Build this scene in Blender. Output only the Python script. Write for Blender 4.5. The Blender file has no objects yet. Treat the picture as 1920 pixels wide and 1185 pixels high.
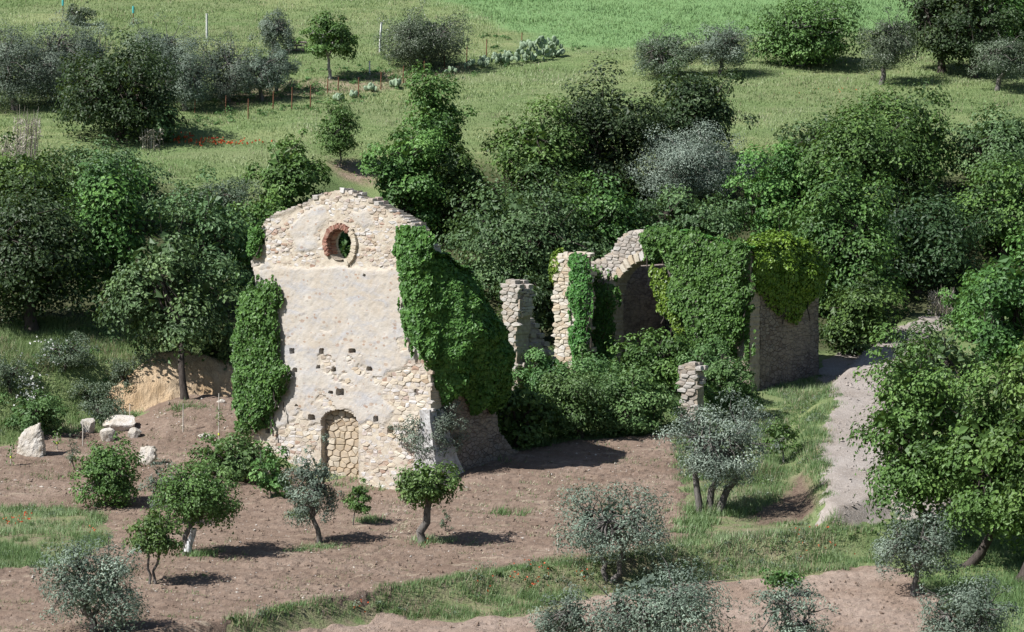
import bpy, math, random
import numpy as np
from mathutils import Vector, Matrix

# ------------------------------------------------------------------ camera, sky, sun, exposure
scene = bpy.context.scene
R = math.radians
CAMY, CAMZ, PITCH, FPX = -180.0, 14.84, 3.0, 7200.0      # focal length in pixels of a 1920 wide picture
cam_d = bpy.data.cameras.new('camera'); cam = bpy.data.objects.new('camera', cam_d)
scene.collection.objects.link(cam); scene.camera = cam
cam.location = (0, CAMY, CAMZ); cam.rotation_euler = (R(90 - PITCH), 0, 0)
cam_d.sensor_width = 36; cam_d.lens = FPX / 1920 * 36
cam_d.clip_start = 1; cam_d.clip_end = 6000
SUN_EL, SUN_FRONT = 47.0, 26.0                            # elevation; degrees in front of the picture plane, from the left
to_sun = Vector((-math.cos(R(SUN_FRONT)) * math.cos(R(SUN_EL)), -math.sin(R(SUN_FRONT)) * math.cos(R(SUN_EL)), math.sin(R(SUN_EL))))
world = bpy.data.worlds.new('World'); scene.world = world; world.use_nodes = True
wn = world.node_tree.nodes; wl = world.node_tree.links; wn.clear()
sky = wn.new('ShaderNodeTexSky'); sky.sky_type = 'NISHITA'; sky.sun_disc = False
sky.sun_elevation = R(SUN_EL); sky.sun_rotation = math.atan2(to_sun.x, to_sun.y)
sky.altitude = 400; sky.air_density = 1.0; sky.dust_density = 1.0; sky.ozone_density = 1.0
bg = wn.new('ShaderNodeBackground'); bg.inputs[1].default_value = 0.058
wo = wn.new('ShaderNodeOutputWorld'); wl.new(sky.outputs[0], bg.inputs[0]); wl.new(bg.outputs[0], wo.inputs[0])
sun_d = bpy.data.lights.new('sun', 'SUN'); sun_d.energy = 5.0; sun_d.angle = R(0.53); sun_d.color = (1.0, 0.98, 0.96)
sun = bpy.data.objects.new('sun', sun_d); scene.collection.objects.link(sun)
sun.rotation_euler = to_sun.to_track_quat('Z', 'Y').to_euler(); sun.location = (-60, -60, 80)
scene.render.engine = 'CYCLES'
scene.view_settings.view_transform = 'Standard'; scene.view_settings.look = 'None'
scene.view_settings.gamma = 1.0; scene.view_settings.use_curve_mapping = False
scene.view_settings.exposure = 0.65
scene.cycles.max_bounces = 6; scene.cycles.diffuse_bounces = 3; scene.cycles.transmission_bounces = 4

C = scene.collection

# ------------------------------------------------------------------ numeric helpers
def hash2(ix, iy, seed):
    h = (ix.astype(np.int64) * 374761393 + iy.astype(np.int64) * 668265263 + seed * 974711) & 0x7fffffff
    h = ((h ^ (h >> 13)) * 1274126177) & 0x7fffffff
    return ((h ^ (h >> 16)) & 0xffff) / 65535.0
def vn(x, y, seed=0):
    x = np.asarray(x, float); y = np.asarray(y, float)
    ix = np.floor(x); iy = np.floor(y); fx = x - ix; fy = y - iy
    fx = fx * fx * (3 - 2 * fx); fy = fy * fy * (3 - 2 * fy)
    a = hash2(ix, iy, seed); b = hash2(ix + 1, iy, seed); c = hash2(ix, iy + 1, seed); d = hash2(ix + 1, iy + 1, seed)
    return (a * (1 - fx) + b * fx) * (1 - fy) + (c * (1 - fx) + d * fx) * fy * 1.0
def fbm(x, y, seed=0, oct=4):
    s = 0; a = .5; t = 0
    for k in range(oct):
        s = s + a * vn(np.asarray(x) * 2 ** k + 17.3 * k, np.asarray(y) * 2 ** k - 9.1 * k, seed + k); t += a; a *= .55
    return s / t
def sstep(a, b, x):
    t = np.clip((np.asarray(x, float) - a) / (b - a), 0, 1); return t * t * (3 - 2 * t)
def inside(poly, x, y):
    x = np.asarray(x, float); y = np.asarray(y, float); r = np.zeros(x.shape, bool); n = len(poly)
    for i in range(n):
        x1, y1 = poly[i]; x2, y2 = poly[(i + 1) % n]
        if y1 == y2: continue
        r ^= ((y1 > y) != (y2 > y)) & (x < (x2 - x1) * (y - y1) / (y2 - y1) + x1)
    return r
def sdist(poly, x, y):                                     # signed distance, positive inside
    x = np.asarray(x, float); y = np.asarray(y, float); d = np.full(x.shape, 1e9); n = len(poly)
    for i in range(n):
        x1, y1 = poly[i]; x2, y2 = poly[(i + 1) % n]
        dx, dy = x2 - x1, y2 - y1; L = dx * dx + dy * dy + 1e-12
        t = np.clip(((x - x1) * dx + (y - y1) * dy) / L, 0, 1)
        d = np.minimum(d, (x - x1 - t * dx) ** 2 + (y - y1 - t * dy) ** 2)
    d = np.sqrt(d); return np.where(inside(poly, x, y), d, -d)
def nrm(v): return v / np.maximum(np.linalg.norm(v, axis=-1, keepdims=True), 1e-9)

# ------------------------------------------------------------------ terrain (a hillside that faces the viewer)
def prof_right(Y): return np.interp(Y, [-400, -120, -62, -45, -23, 0, 16, 26, 37, 80, 140, 400, 2500], [-30, -9.5, -4.0, -2.5, 0, 2.6, 4.6, 8.6, 13.2, 22.2, 36, 80, 300])
def prof_left(Y): return np.interp(Y, [-400, -120, -62, -45, -23, -11.2, -9.6, -4, 14, 37, 80, 140, 400, 2500], [-30, -9.5, -4.0, -2.5, 0, 1.35, 3.6, 4.8, 8.4, 13.2, 22.2, 36, 80, 300])
def base_h(X, Y):
    X = np.asarray(X, float); Y = np.asarray(Y, float)
    ysp = np.interp(X, [-40, -30, -20, -17.5, -12], [-16, -14.5, -12.2, -11.2, -10.6])     # where the terrace edge runs
    Yb = Y + .6 * (vn(X * .25, X * 0, 5) - .5) - (ysp + 11.2) * sstep(28, 0, Y) * sstep(-34, -18, Y)
    t = sstep(-11.5, -7.5, X); mound = 1.0 * sstep(-17.8, -14.2, X) * sstep(-8.5, -12, X) * sstep(-17.5, -12, Y) * sstep(-9.8, -11.0, Y)
    return prof_left(Yb) * (1 - t) + prof_right(Y) * t + mound + .5 * (vn(X * .07, Y * .07, 3) - .5)
TH = R(38); AX = np.array([math.sin(TH), math.cos(TH)]); UD = np.array([math.cos(TH), -math.sin(TH)])   # plan of the church
Rc = np.array([-3.40, -23.0]); WF = 9.12; Lc = Rc - WF * UD
terr_line = None
def H(X, Y):
    X = np.asarray(X, float); Y = np.asarray(Y, float)
    h = base_h(X, Y)
    fu = (X - Lc[0]) * UD[0] + (Y - Lc[1]) * UD[1]; fw = -((X - Lc[0]) * AX[0] + (Y - Lc[1]) * AX[1])
    h = h - .85 * sstep(-1.5, .3, fw) * sstep(7, .8, fw) * sstep(-.5, 3.5, fu) * sstep(11.5, 8.5, fu)      # ground dug down along the facade
    if terr_line is not None:
        yl = np.interp(X, terr_line[0], terr_line[1])
        h = h - .55 * sstep(-.2, 1.0, yl - Y) + .28 * np.exp(-((yl - Y - .1) / .9) ** 2)
    if road_side is not None:                              # low cutting between the field and the track
        h = h + .75 * sstep(-.7, .5, sdist(road_side, X, Y))
    return h
road_side = None
def ray(px, py):
    a = (px - 960.0) / FPX; b = (592.5 - py) / FPX
    c, s = math.cos(R(PITCH)), math.sin(R(PITCH))
    return np.array([a, c + b * s, -s + b * c])
def at(px, py):                                            # where a sight line meets the ground
    d = ray(px, py); d = d / d[1]
    t = np.arange(60.0, 560.0, 1.0)
    for _ in range(3):
        g = CAMZ + d[2] * t - H(d[0] * t, CAMY + t); k = int(np.argmax(g < 0)); k = max(k, 1)
        t = np.linspace(t[k - 1], t[k], 24)
    hi = t[12]; return np.array([d[0] * hi, CAMY + hi, float(H(d[0] * hi, CAMY + hi))])
def ground_poly(pts): return [tuple(at(*p)[:2]) for p in pts]
tl = np.array([at(*p)[:2] for p in [(-150, 1262), (200, 1215), (420, 1178), (560, 1150), (700, 1122), (860, 1098), (1000, 1078), (1130, 1066), (1260, 1042), (1400, 1022), (1560, 1012), (1650, 1002), (1800, 990), (2100, 960)]])
terr_line_new = (tl[:, 0], tl[:, 1])
rs_new = ground_poly([(1560, 1000), (1530, 975), (1525, 930), (1505, 880), (1500, 830), (1530, 770), (1600, 700), (1700, 610), (2100, 610), (2200, 980), (1660, 965)])
terr_line = terr_line_new; road_side = rs_new

# ------------------------------------------------------------------ object helpers
def link(o, parent=None):
    C.objects.link(o)
    if parent is not None: o.parent = parent
    return o
def tag(o, label=None, cat=None, group=None, kind=None):
    if label: o['label'] = label
    if cat: o['category'] = cat
    if group: o['group'] = group
    if kind: o['kind'] = kind
    return o
def empty(name, loc, label, cat, group=None, rotz=0):
    o = bpy.data.objects.new(name, None); o.empty_display_size = .3
    o.location = [float(v) for v in loc]; o.rotation_euler = (0, 0, rotz); link(o); return tag(o, label, cat, group)
def mesh_np(name, V, F, mats, smooth=False, tint=None, matidx=None):
    V = np.asarray(V, np.float32); me = bpy.data.meshes.new(name)
    if isinstance(F, np.ndarray): Fs = [F]
    else: Fs = [np.asarray(f) for f in F if len(f)]
    nl = sum(f.size for f in Fs); nf = sum(len(f) for f in Fs)
    me.vertices.add(len(V)); me.vertices.foreach_set('co', V.ravel())
    me.loops.add(nl); me.loops.foreach_set('vertex_index', np.concatenate([f.ravel() for f in Fs]).astype(np.int32))
    me.polygons.add(nf)
    tot = np.concatenate([np.full(len(f), f.shape[1]) for f in Fs]).astype(np.int32)
    st = np.concatenate([[0], np.cumsum(tot)[:-1]]).astype(np.int32)
    me.polygons.foreach_set('loop_start', st)
    me.polygons.foreach_set('loop_total', tot)
    if not isinstance(mats, (list, tuple)): mats = [mats]
    for m in mats: me.materials.append(m)
    if matidx is not None: me.polygons.foreach_set('material_index', np.asarray(matidx, np.int32))
    me.update(calc_edges=True)
    me.polygons.foreach_set('use_smooth', np.full(nf, bool(smooth)))
    if tint is not None:
        a = me.attributes.new('tint', 'FLOAT', 'POINT'); a.data.foreach_set('value', np.asarray(tint, np.float32))
    return me
def obj_np(name, V, F, mats, parent=None, **k):
    return link(bpy.data.objects.new(name, mesh_np(name, V, F, mats, **k)), parent)

# ------------------------------------------------------------------ materials
class NT:
    def __init__(s, name):
        s.m = bpy.data.materials.new(name); s.m.use_nodes = True; s.n = s.m.node_tree.nodes; s.l = s.m.node_tree.links
        s.n.clear(); s.out = s.n.new('ShaderNodeOutputMaterial')
        s.b = s.n.new('ShaderNodeBsdfPrincipled'); s.l.new(s.b.outputs[0], s.out.inputs[0])
    def new(s, t, **k):
        n = s.n.new(t)
        for a, v in k.items(): setattr(n, a, v)
        return n
    def coord(s, scale=(1, 1, 1), rand=False):
        t = s.new('ShaderNodeTexCoord'); m = s.new('ShaderNodeMapping'); m.inputs['Scale'].default_value = scale
        s.l.new(t.outputs['Object'], m.inputs[0]); return m.outputs[0]
    def noise(s, v, scale, detail=5, rough=.6, dist=0.0):
        n = s.new('ShaderNodeTexNoise'); n.inputs['Scale'].default_value = scale; n.inputs['Detail'].default_value = detail
        n.inputs['Roughness'].default_value = rough; n.inputs['Distortion'].default_value = dist
        if v is not None: s.l.new(v, n.inputs['Vector'])
        return n.outputs[0]
    def voro(s, v, scale, feat='F1', rnd=1.0):
        n = s.new('ShaderNodeTexVoronoi', feature=feat); n.inputs['Scale'].default_value = scale
        n.inputs['Randomness'].default_value = rnd
        if v is not None: s.l.new(v, n.inputs['Vector'])
        return n
    def ramp(s, fac, stops):
        r = s.new('ShaderNodeValToRGB'); e = r.color_ramp.elements
        while len(e) < len(stops): e.new(.5)
        for i, (p, c) in enumerate(stops):
            e[i].position = p; e[i].color = (*c, 1) if len(c) == 3 else c
        s.l.new(fac, r.inputs[0]); return r.outputs[0]
    def g(s, fac, a, b): return s.ramp(fac, [(a, (0, 0, 0)), (b, (1, 1, 1))])
    def mix(s, fac, a, b, mode='MIX'):
        m = s.new('ShaderNodeMix', data_type='RGBA', blend_type=mode)
        for sock, v in ((m.inputs[0], fac), (m.inputs[6], a), (m.inputs[7], b)):
            if isinstance(v, (int, float)): sock.default_value = v
            elif isinstance(v, tuple): sock.default_value = (*v, 1)
            else: s.l.new(v, sock)
        return m.outputs[2]
    def math(s, op, a, b=0.0):
        m = s.new('ShaderNodeMath', operation=op)
        for sock, v in ((m.inputs[0], a), (m.inputs[1], b)):
            if isinstance(v, (int, float)): sock.default_value = v
            else: s.l.new(v, sock)
        return m.outputs[0]
    def attr(s, name):
        a = s.new('ShaderNodeAttribute', attribute_name=name); return a.outputs['Fac']
    def rnd(s): return s.new('ShaderNodeObjectInfo').outputs['Random']
    def done(s, col, rough=.9, bump=None, strength=.5, dist=.05, spec=.25):
        if isinstance(col, tuple): s.b.inputs['Base Color'].default_value = (*col, 1)
        else: s.l.new(col, s.b.inputs['Base Color'])
        s.b.inputs['Roughness'].default_value = rough; s.b.inputs['Specular IOR Level'].default_value = spec
        if bump is not None:
            b = s.new('ShaderNodeBump'); b.inputs['Strength'].default_value = strength; b.inputs['Distance'].default_value = dist
            s.l.new(bump, b.inputs['Height']); s.l.new(b.outputs[0], s.b.inputs['Normal'])
        return s.m
def leaf_mat(name, dark, mid, light, rough=.55, trans=.22, spec=.35, hue=.03):
    t = NT(name); tint = t.attr('tint')
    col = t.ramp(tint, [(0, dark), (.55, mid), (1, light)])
    hs = t.new('ShaderNodeHueSaturation'); t.l.new(col, hs.inputs['Color'])
    r = t.rnd(); t.l.new(t.math('ADD', t.math('MULTIPLY', r, hue), .5 - hue / 2), hs.inputs['Hue'])
    t.l.new(t.math('ADD', t.math('MULTIPLY', r, .3), .85), hs.inputs['Value'])
    t.done(hs.outputs[0], rough=rough, spec=spec)
    tr = t.new('ShaderNodeBsdfTranslucent'); t.l.new(t.mix(.5, hs.outputs[0], (.16, .24, .03)), tr.inputs[0])
    mx = t.new('ShaderNodeMixShader'); mx.inputs[0].default_value = trans
    t.l.new(t.b.outputs[0], mx.inputs[1]); t.l.new(tr.outputs[0], mx.inputs[2]); t.l.new(mx.outputs[0], t.out.inputs[0])
    return t.m
M = {}
M['oak'] = leaf_mat('oak_leaves', (0.037, 0.078, 0.024), (0.084, 0.171, 0.039), (0.159, 0.279, 0.059))
M['oak_grey'] = leaf_mat('grey_oak_leaves', (0.050, 0.088, 0.036), (0.102, 0.177, 0.068), (0.186, 0.284, 0.109))
M['oak_dark'] = leaf_mat('dark_oak_leaves', (0.020, 0.041, 0.016), (0.045, 0.085, 0.030), (0.090, 0.143, 0.055))
M['oak_bright'] = leaf_mat('bright_oak_leaves', (0.048, 0.105, 0.026), (0.104, 0.208, 0.048), (0.181, 0.315, 0.077))
M['olive'] = leaf_mat('olive_leaves', (0.068, 0.091, 0.068), (0.148, 0.191, 0.143), (0.277, 0.337, 0.261), rough=.55, trans=.12, spec=.25)
M['olive_silver'] = leaf_mat('silver_olive_leaves', (0.102, 0.132, 0.103), (0.220, 0.268, 0.214), (0.381, 0.447, 0.365), rough=.5, trans=.12, spec=.3)
M['olive_dark'] = leaf_mat('dark_olive_leaves', (0.058, 0.083, 0.052), (0.118, 0.157, 0.097), (0.228, 0.286, 0.186), rough=.45, trans=.12, spec=.45)
M['fruit'] = leaf_mat('fruit_leaves', (0.050, 0.103, 0.027), (0.105, 0.200, 0.051), (0.180, 0.297, 0.094))
M['ivy'] = leaf_mat('ivy_leaves', (0.035, 0.094, 0.021), (0.077, 0.185, 0.038), (0.146, 0.304, 0.064), rough=.5, spec=.3, trans=.18)
M['ivy_yellow'] = leaf_mat('yellow_ivy_leaves', (0.059, 0.114, 0.015), (0.138, 0.221, 0.025), (0.228, 0.322, 0.047), rough=.45, trans=.2)
M['shrub'] = leaf_mat('shrub_leaves', (0.052, 0.108, 0.033), (0.111, 0.207, 0.065), (0.192, 0.309, 0.111))
M['shrub_grey'] = leaf_mat('grey_shrub_leaves', (0.082, 0.122, 0.081), (0.162, 0.216, 0.143), (0.276, 0.329, 0.242))
M['grass'] = leaf_mat('grass_blades', (0.082, 0.138, 0.054), (0.156, 0.245, 0.095), (0.298, 0.367, 0.212), trans=.25, hue=.01)
M['meadow'] = leaf_mat('meadow_blades', (0.145, 0.218, 0.080), (0.243, 0.325, 0.140), (0.388, 0.438, 0.255), trans=.25, hue=.01)
M['wheat'] = leaf_mat('wheat_blades', (0.101, 0.191, 0.074), (0.169, 0.287, 0.106), (0.254, 0.382, 0.168), trans=.25, hue=.01)
M['drygrass'] = leaf_mat('dry_grass_blades', (.18, .15, .09), (.30, .26, .17), (.42, .38, .28), trans=.15, hue=.01)
M['poppy'] = leaf_mat('poppy_petals', (.50, .06, .02), (.68, .11, .035), (.78, .18, .06), trans=.3, hue=.005)
M['whiteflower'] = leaf_mat('white_petals', (.6, .6, .56), (.75, .75, .72), (.85, .85, .82), trans=.2, hue=.005)
M['cane'] = leaf_mat('dry_cane', (.22, .19, .14), (.36, .32, .26), (.5, .46, .4), trans=.05, hue=.01)
def bark(name, a, b):
    t = NT(name); v = t.coord((1, 1, .35)); n = t.noise(v, 9, 6, .7)
    return t.done(t.mix(t.g(n, .35, .65), a, b), .95, n, .8, .06)
M['bark'] = bark('dark_bark', (.035, .028, .024), (.085, .07, .06))
M['bark_olive'] = bark('olive_bark', (.07, .062, .055), (.19, .175, .16))
M['bark_pale'] = bark('pale_bark', (.20, .19, .175), (.38, .37, .35))
t = NT('whitewash'); n = t.noise(t.coord((1, 1, .4)), 8, 5); M['whitewash'] = t.done(t.mix(t.g(n, .4, .55), (.25, .23, .21), (.62, .62, .62)), .9, n, .4)
# ground
t = NT('soil'); v = t.coord(); n1 = t.noise(v, .35, 4, .6); n2 = t.noise(v, 5, 6, .7); n3 = t.noise(t.coord((.35, 1.6, 1)), 1.2, 6, .72)
c = t.mix(t.g(n1, .35, .65), (.178, .130, .098), (.255, .194, .152))
c = t.mix(t.g(n2, .42, .62), t.mix(.45, c, (.12, .08, .06)), c)
c = t.mix(t.math('MULTIPLY', t.g(n3, .58, .72), .7), c, (.42, .36, .27))
st = t.voro(v, 3.2); c = t.mix(t.math('MULTIPLY', t.math('LESS_THAN', st.outputs['Distance'], .10), .8), c, (.36, .33, .30))
M['soil'] = t.done(c, 1.0, t.mix(.5, n2, t.noise(v, 16, 4)), .9, .10, .1)
t = NT('soil_grey'); v = t.coord(); n1 = t.noise(v, .3, 4); n2 = t.noise(v, 6, 6, .7)
c = t.mix(t.g(n1, .4, .6), (.24, .18, .14), (.31, .245, .2)); c = t.mix(t.g(n2, .4, .62), t.mix(.4, c, (.16, .11, .085)), c)
M['soil_lower'] = t.done(c, 1.0, t.mix(.5, n2, t.noise(v, 16, 4)), .9, .10, .1)
t = NT('grassland'); v = t.coord(); n1 = t.noise(v, .11, 5, .6); n2 = t.noise(v, 1.7, 6, .7); n3 = t.noise(v, 9, 4, .7)
g = t.mix(t.g(n1, .38, .62), (.165, .225, .090), (.245, .265, .125)); g = t.mix(t.g(n2, .35, .7), t.mix(.35, g, (.10, .15, .055)), g)
np_ = t.noise(t.coord((.5, 1.6, 1)), .16, 5, .65, .8); g = t.mix(t.math('MULTIPLY', t.g(np_, .50, .62), .7), g, (.30, .30, .17)); g = t.mix(t.math('MULTIPLY', t.g(np_, .47, .36), .55), g, (.10, .155, .055))
w = t.mix(t.g(n2, .3, .7), (.135, .245, .095), (.18, .285, .115)); c = t.mix(t.attr('wheat'), g, w)
e = t.mix(t.g(n2, .35, .65), (.20, .145, .10), (.33, .26, .19)); c = t.mix(t.math('MULTIPLY', t.attr('bare'), t.g(n2, .25, .5)), c, e)
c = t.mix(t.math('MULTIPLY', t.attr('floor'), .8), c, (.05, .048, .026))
c = t.mix(t.attr('cut'), c, t.mix(t.g(n3, .35, .65), (.075, .05, .04), (.17, .12, .09)))
c = t.mix(t.math('MULTIPLY', t.attr('tilled'), t.g(n2, .35, .6)), c, t.mix(t.g(n3, .35, .65), (.15, .115, .08), (.26, .215, .155)))
M['ground'] = t.done(c, 1.0, n3, .8, .12, .1)
t = NT('clay_bank'); v = t.coord((1, 1, .5)); n1 = t.noise(v, .8, 6, .65); n2 = t.noise(t.coord((3, 3, .6)), 2.5, 6, .7)
c = t.mix(t.g(n1, .35, .65), (.42, .295, .175), (.52, .41, .285)); c = t.mix(t.g(n2, .5, .7), c, (.27, .19, .12))
M['clay'] = t.done(c, 1.0, n2, .9, .15, .1)
t = NT('track_gravel'); v = t.coord(); n1 = t.noise(v, .5, 5); n2 = t.noise(v, 7, 6, .75); vo = t.voro(v, 9)
c = t.mix(t.g(n1, .35, .65), (.275, .238, .208), (.345, .31, .282)); c = t.mix(t.g(n2, .4, .65), t.mix(.4, c, (.22, .185, .155)), c)
c = t.mix(t.math('MULTIPLY', t.math('LESS_THAN', vo.outputs['Distance'], .22), .6), c, (.5, .47, .44))
M['gravel'] = t.done(c, 1.0, n2, .7, .08, .1)
# masonry
def stone_mat(name, stops, noise_amt=.5):
    t = NT(name); r = t.math('FRACT', t.math('ADD', t.rnd(), t.attr('tint'))); v = t.coord(); n = t.noise(v, 7, 5, .7); n2 = t.noise(v, 1.9, 4)
    c = t.ramp(r, stops); c = t.mix(t.math('MULTIPLY', t.g(n, .45, .75), noise_amt), c, t.mix(.6, c, (.18, .15, .12)))
    c = t.mix(t.math('MULTIPLY', t.g(n2, .55, .7), .3), c, (.44, .42, .40))
    return t.done(c, .95, n, .6, .04, .15)
M['stone'] = stone_mat('cream_stone', [(0, (.47, .40, .30)), (.2, (.54, .49, .40)), (.4, (.42, .32, .22)), (.55, (.56, .52, .45)), (.7, (.46, .40, .32)), (.85, (.51, .42, .30)), (1, (.53, .51, .48))])
M['stone_ochre'] = stone_mat('ochre_stone', [(0, (.36, .29, .20)), (.3, (.44, .36, .26)), (.5, (.30, .225, .15)), (.75, (.47, .41, .32)), (1, (.38, .29, .19))])
M['stone_gable'] = stone_mat('gable_stone', [(0, (.38, .32, .26)), (.2, (.50, .46, .42)), (.4, (.34, .27, .20)), (.6, (.45, .42, .39)), (.75, (.55, .53, .51)), (.9, (.32, .21, .155)), (1, (.44, .37, .29))])
M['stone_grey'] = stone_mat('grey_stone', [(0, (.29, .26, .225)), (.3, (.42, .38, .34)), (.5, (.33, .28, .23)), (.7, (.47, .45, .42)), (1, (.37, .31, .24))])
M['brick'] = stone_mat('red_brick', [(0, (.22, .095, .07)), (.4, (.30, .15, .11)), (.7, (.38, .24, .18)), (1, (.19, .08, .06))], .6)
t = NT('plaster'); v = t.coord(); n1 = t.noise(v, .55, 5, .6, .4); n2 = t.noise(v, 3.2, 6, .7); n3 = t.noise(t.coord((1, 1, 2.2)), 1.0, 5, .65, .6)
c = t.mix(t.g(n1, .38, .62), (.41, .36, .30), (.45, .418, .375))
c = t.mix(t.math('MULTIPLY', t.g(n3, .48, .64), .75), c, (.355, .352, .362))
vo = t.voro(t.coord((1, 1, 1.5)), 4.6); cell = t.new('ShaderNodeSeparateColor'); t.l.new(vo.outputs['Color'], cell.inputs[0])
stain = t.math('MULTIPLY', t.math('MULTIPLY', t.math('GREATER_THAN', cell.outputs[0], .5), t.math('LESS_THAN', vo.outputs['Distance'], t.math('MULTIPLY', cell.outputs[2], .42))), t.g(n2, .35, .55))
c = t.mix(t.math('MULTIPLY', stain, .85), c, t.ramp(cell.outputs[1], [(0, (.27, .17, .115)), (.5, (.34, .25, .18)), (1, (.30, .28, .27))]))
vo2 = t.voro(t.coord((1, 1, 1.6)), 2.6); ce2 = t.new('ShaderNodeSeparateColor'); t.l.new(vo2.outputs['Color'], ce2.inputs[0])
st2 = t.math('MULTIPLY', t.math('GREATER_THAN', ce2.outputs[0], .55), t.math('LESS_THAN', vo2.outputs['Distance'], t.math('MULTIPLY', ce2.outputs[2], .36)))
c = t.mix(t.math('MULTIPLY', st2, .6), c, t.ramp(ce2.outputs[1], [(0, (.27, .17, .12)), (.4, (.35, .27, .20)), (.8, (.31, .29, .27)), (1, (.45, .44, .43))]))
c = t.mix(t.math('MULTIPLY', t.g(n2, .56, .70), .6), c, (.40, .32, .25))
n5 = t.noise(t.coord((2.2, 2.2, .25)), 1.6, 5, .6); c = t.mix(t.math('MULTIPLY', t.g(n5, .52, .68), .35), c, (.33, .32, .32))
rub = t.attr('tint'); c = t.mix(rub, c, t.mix(t.g(n2, .35, .65), (.38, .32, .25), (.50, .45, .37)))
M['plaster'] = t.done(c, .95, t.mix(.5, n2, t.noise(v, 14, 4)), .55, .05, .12)
t = NT('mortar'); v = t.coord(); n = t.noise(v, 5, 6, .7); M['mortar'] = t.done(t.mix(t.g(n, .35, .65), (.27, .22, .17), (.42, .36, .29)), 1, n, .8, .06, .1)
t = NT('rubble'); v = t.coord((1, 1, 1.7)); vo = t.voro(v, 3.2, 'DISTANCE_TO_EDGE'); vc = t.voro(v, 3.2); n = t.noise(v, 3, 6, .7); n0 = t.noise(v, .6, 4)
sc = t.new('ShaderNodeSeparateColor'); t.l.new(vc.outputs['Color'], sc.inputs[0])
c = t.ramp(sc.outputs[0], [(0, (.19, .15, .125)), (.5, (.28, .235, .20)), (1, (.23, .20, .18))]); e = t.g(vo.outputs['Distance'], .01, .07)
c = t.mix(e, (.13, .10, .085), c); c = t.mix(t.g(n0, .45, .62), c, (.31, .255, .205)); c = t.mix(t.math('MULTIPLY', t.g(n, .45, .65), .65), c, (.12, .095, .085))
M['rubble'] = t.done(c, 1, t.mix(.5, e, n), .9, .08, .1)
t = NT('shaded_rubble'); v = t.coord((1, 1, 1.5)); n = t.noise(v, 4, 6, .7); vo = t.voro(v, 4.5, 'DISTANCE_TO_EDGE'); e = t.g(vo.outputs['Distance'], .01, .08)  # rubble darkened: shade of the arch interior put into its colour
M['rubble_shade'] = t.done(t.mix(e, (.04, .035, .03), t.mix(t.g(n, .35, .65), (.09, .08, .07), (.17, .15, .13))), 1, t.mix(.5, e, n), .9, .08, .1)
t = NT('grey_render'); v = t.coord(); n = t.noise(v, 3.2, 6, .75); n2 = t.noise(v, .9, 4)
c = t.mix(t.g(n2, .4, .6), (.40, .40, .40), (.50, .49, .48)); c = t.mix(t.math('MULTIPLY', t.g(n, .45, .6), .75), c, (.22, .20, .18))
M['render'] = t.done(c, .95, n, .8, .07, .1)
t = NT('white_rock'); v = t.coord(); n = t.noise(v, 1.6, 6, .7); n2 = t.noise(t.coord((1, 1, .4)), 4, 6, .75)
c = t.mix(t.g(n, .4, .6), (.40, .36, .30), (.55, .52, .48)); c = t.mix(t.math('MULTIPLY', t.g(n2, .5, .68), .6), c, (.36, .29, .21))
M['rock'] = t.done(c, .95, n2, .9, .1, .15)
def plain(name, a, b, rough=.7, sc=6.0):
    t = NT(name); n = t.noise(t.coord(), sc, 5, .65); return t.done(t.mix(t.g(n, .35, .65), a, b), rough, n, .3, .02)
M['rust'] = plain('rusty_iron', (.12, .05, .03), (.20, .09, .05))
M['white_post'] = plain('white_post', (.55, .54, .52), (.72, .72, .70))
M['teal'] = plain('teal_cap', (.05, .30, .30), (.09, .40, .38))
M['wood'] = plain('grey_wood', (.12, .10, .085), (.24, .21, .18))
M['cactus'] = plain('cactus_pad', (.15, .22, .13), (.27, .34, .23), .6, 2.0)
M['stake'] = plain('pale_stake', (.40, .36, .30), (.58, .54, .48))
M['yellow'] = plain('yellow_tie', (.55, .6, .05), (.65, .7, .1))

# ------------------------------------------------------------------ ground sheets
xs = np.unique(np.concatenate([np.linspace(-2500, -200, 12), np.linspace(-200, -45, 32), np.arange(-45, 45.1, .42), np.linspace(45, 200, 32), np.linspace(200, 2500, 12)]))
ys = np.unique(np.concatenate([np.linspace(-900, -230, 8), np.linspace(-230, -70, 30), np.arange(-70, 20, .42), np.arange(20, 95, .7), np.linspace(95, 300, 40), np.linspace(300, 2500, 14)]))
GX, GY = np.meshgrid(xs, ys); GZ = H(GX, GY) + .10 * (fbm(GX * .6, GY * .6, 9) - .5)
def gridfaces(ny, nx, mask=None):
    i = np.arange(ny * nx).reshape(ny, nx)
    q = np.stack([i[:-1, :-1], i[:-1, 1:], i[1:, 1:], i[1:, :-1]], -1).reshape(-1, 4)
    return q if mask is None else q[mask.ravel()]
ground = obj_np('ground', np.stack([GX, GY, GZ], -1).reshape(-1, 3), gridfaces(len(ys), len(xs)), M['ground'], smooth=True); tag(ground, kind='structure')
P_wheat = ground_poly([(780, -40), (900, 30), (1000, 80), (1120, 95), (1280, 80), (1400, 70), (1640, 60), (1920, 40), (2100, 20), (2100, -150), (700, -150)])
P_bare = ground_poly([(400, 175), (560, 150), (700, 135), (850, 120), (900, 125), (700, 175), (560, 180), (430, 200)])
P_bare2 = ground_poly([(612, 306), (660, 300), (690, 318), (715, 345), (640, 335)]); P_bare3 = ground_poly([(1800, 372), (1920, 350), (2000, 360), (2000, 425), (1850, 405)])
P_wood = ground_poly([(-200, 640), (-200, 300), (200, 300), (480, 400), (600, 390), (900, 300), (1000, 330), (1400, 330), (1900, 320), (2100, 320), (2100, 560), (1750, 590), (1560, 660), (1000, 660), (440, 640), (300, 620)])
def gattr(name, v):
    a = ground.data.attributes.new(name, 'FLOAT', 'POINT'); a.data.foreach_set('value', np.asarray(v, np.float32).ravel())
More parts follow.
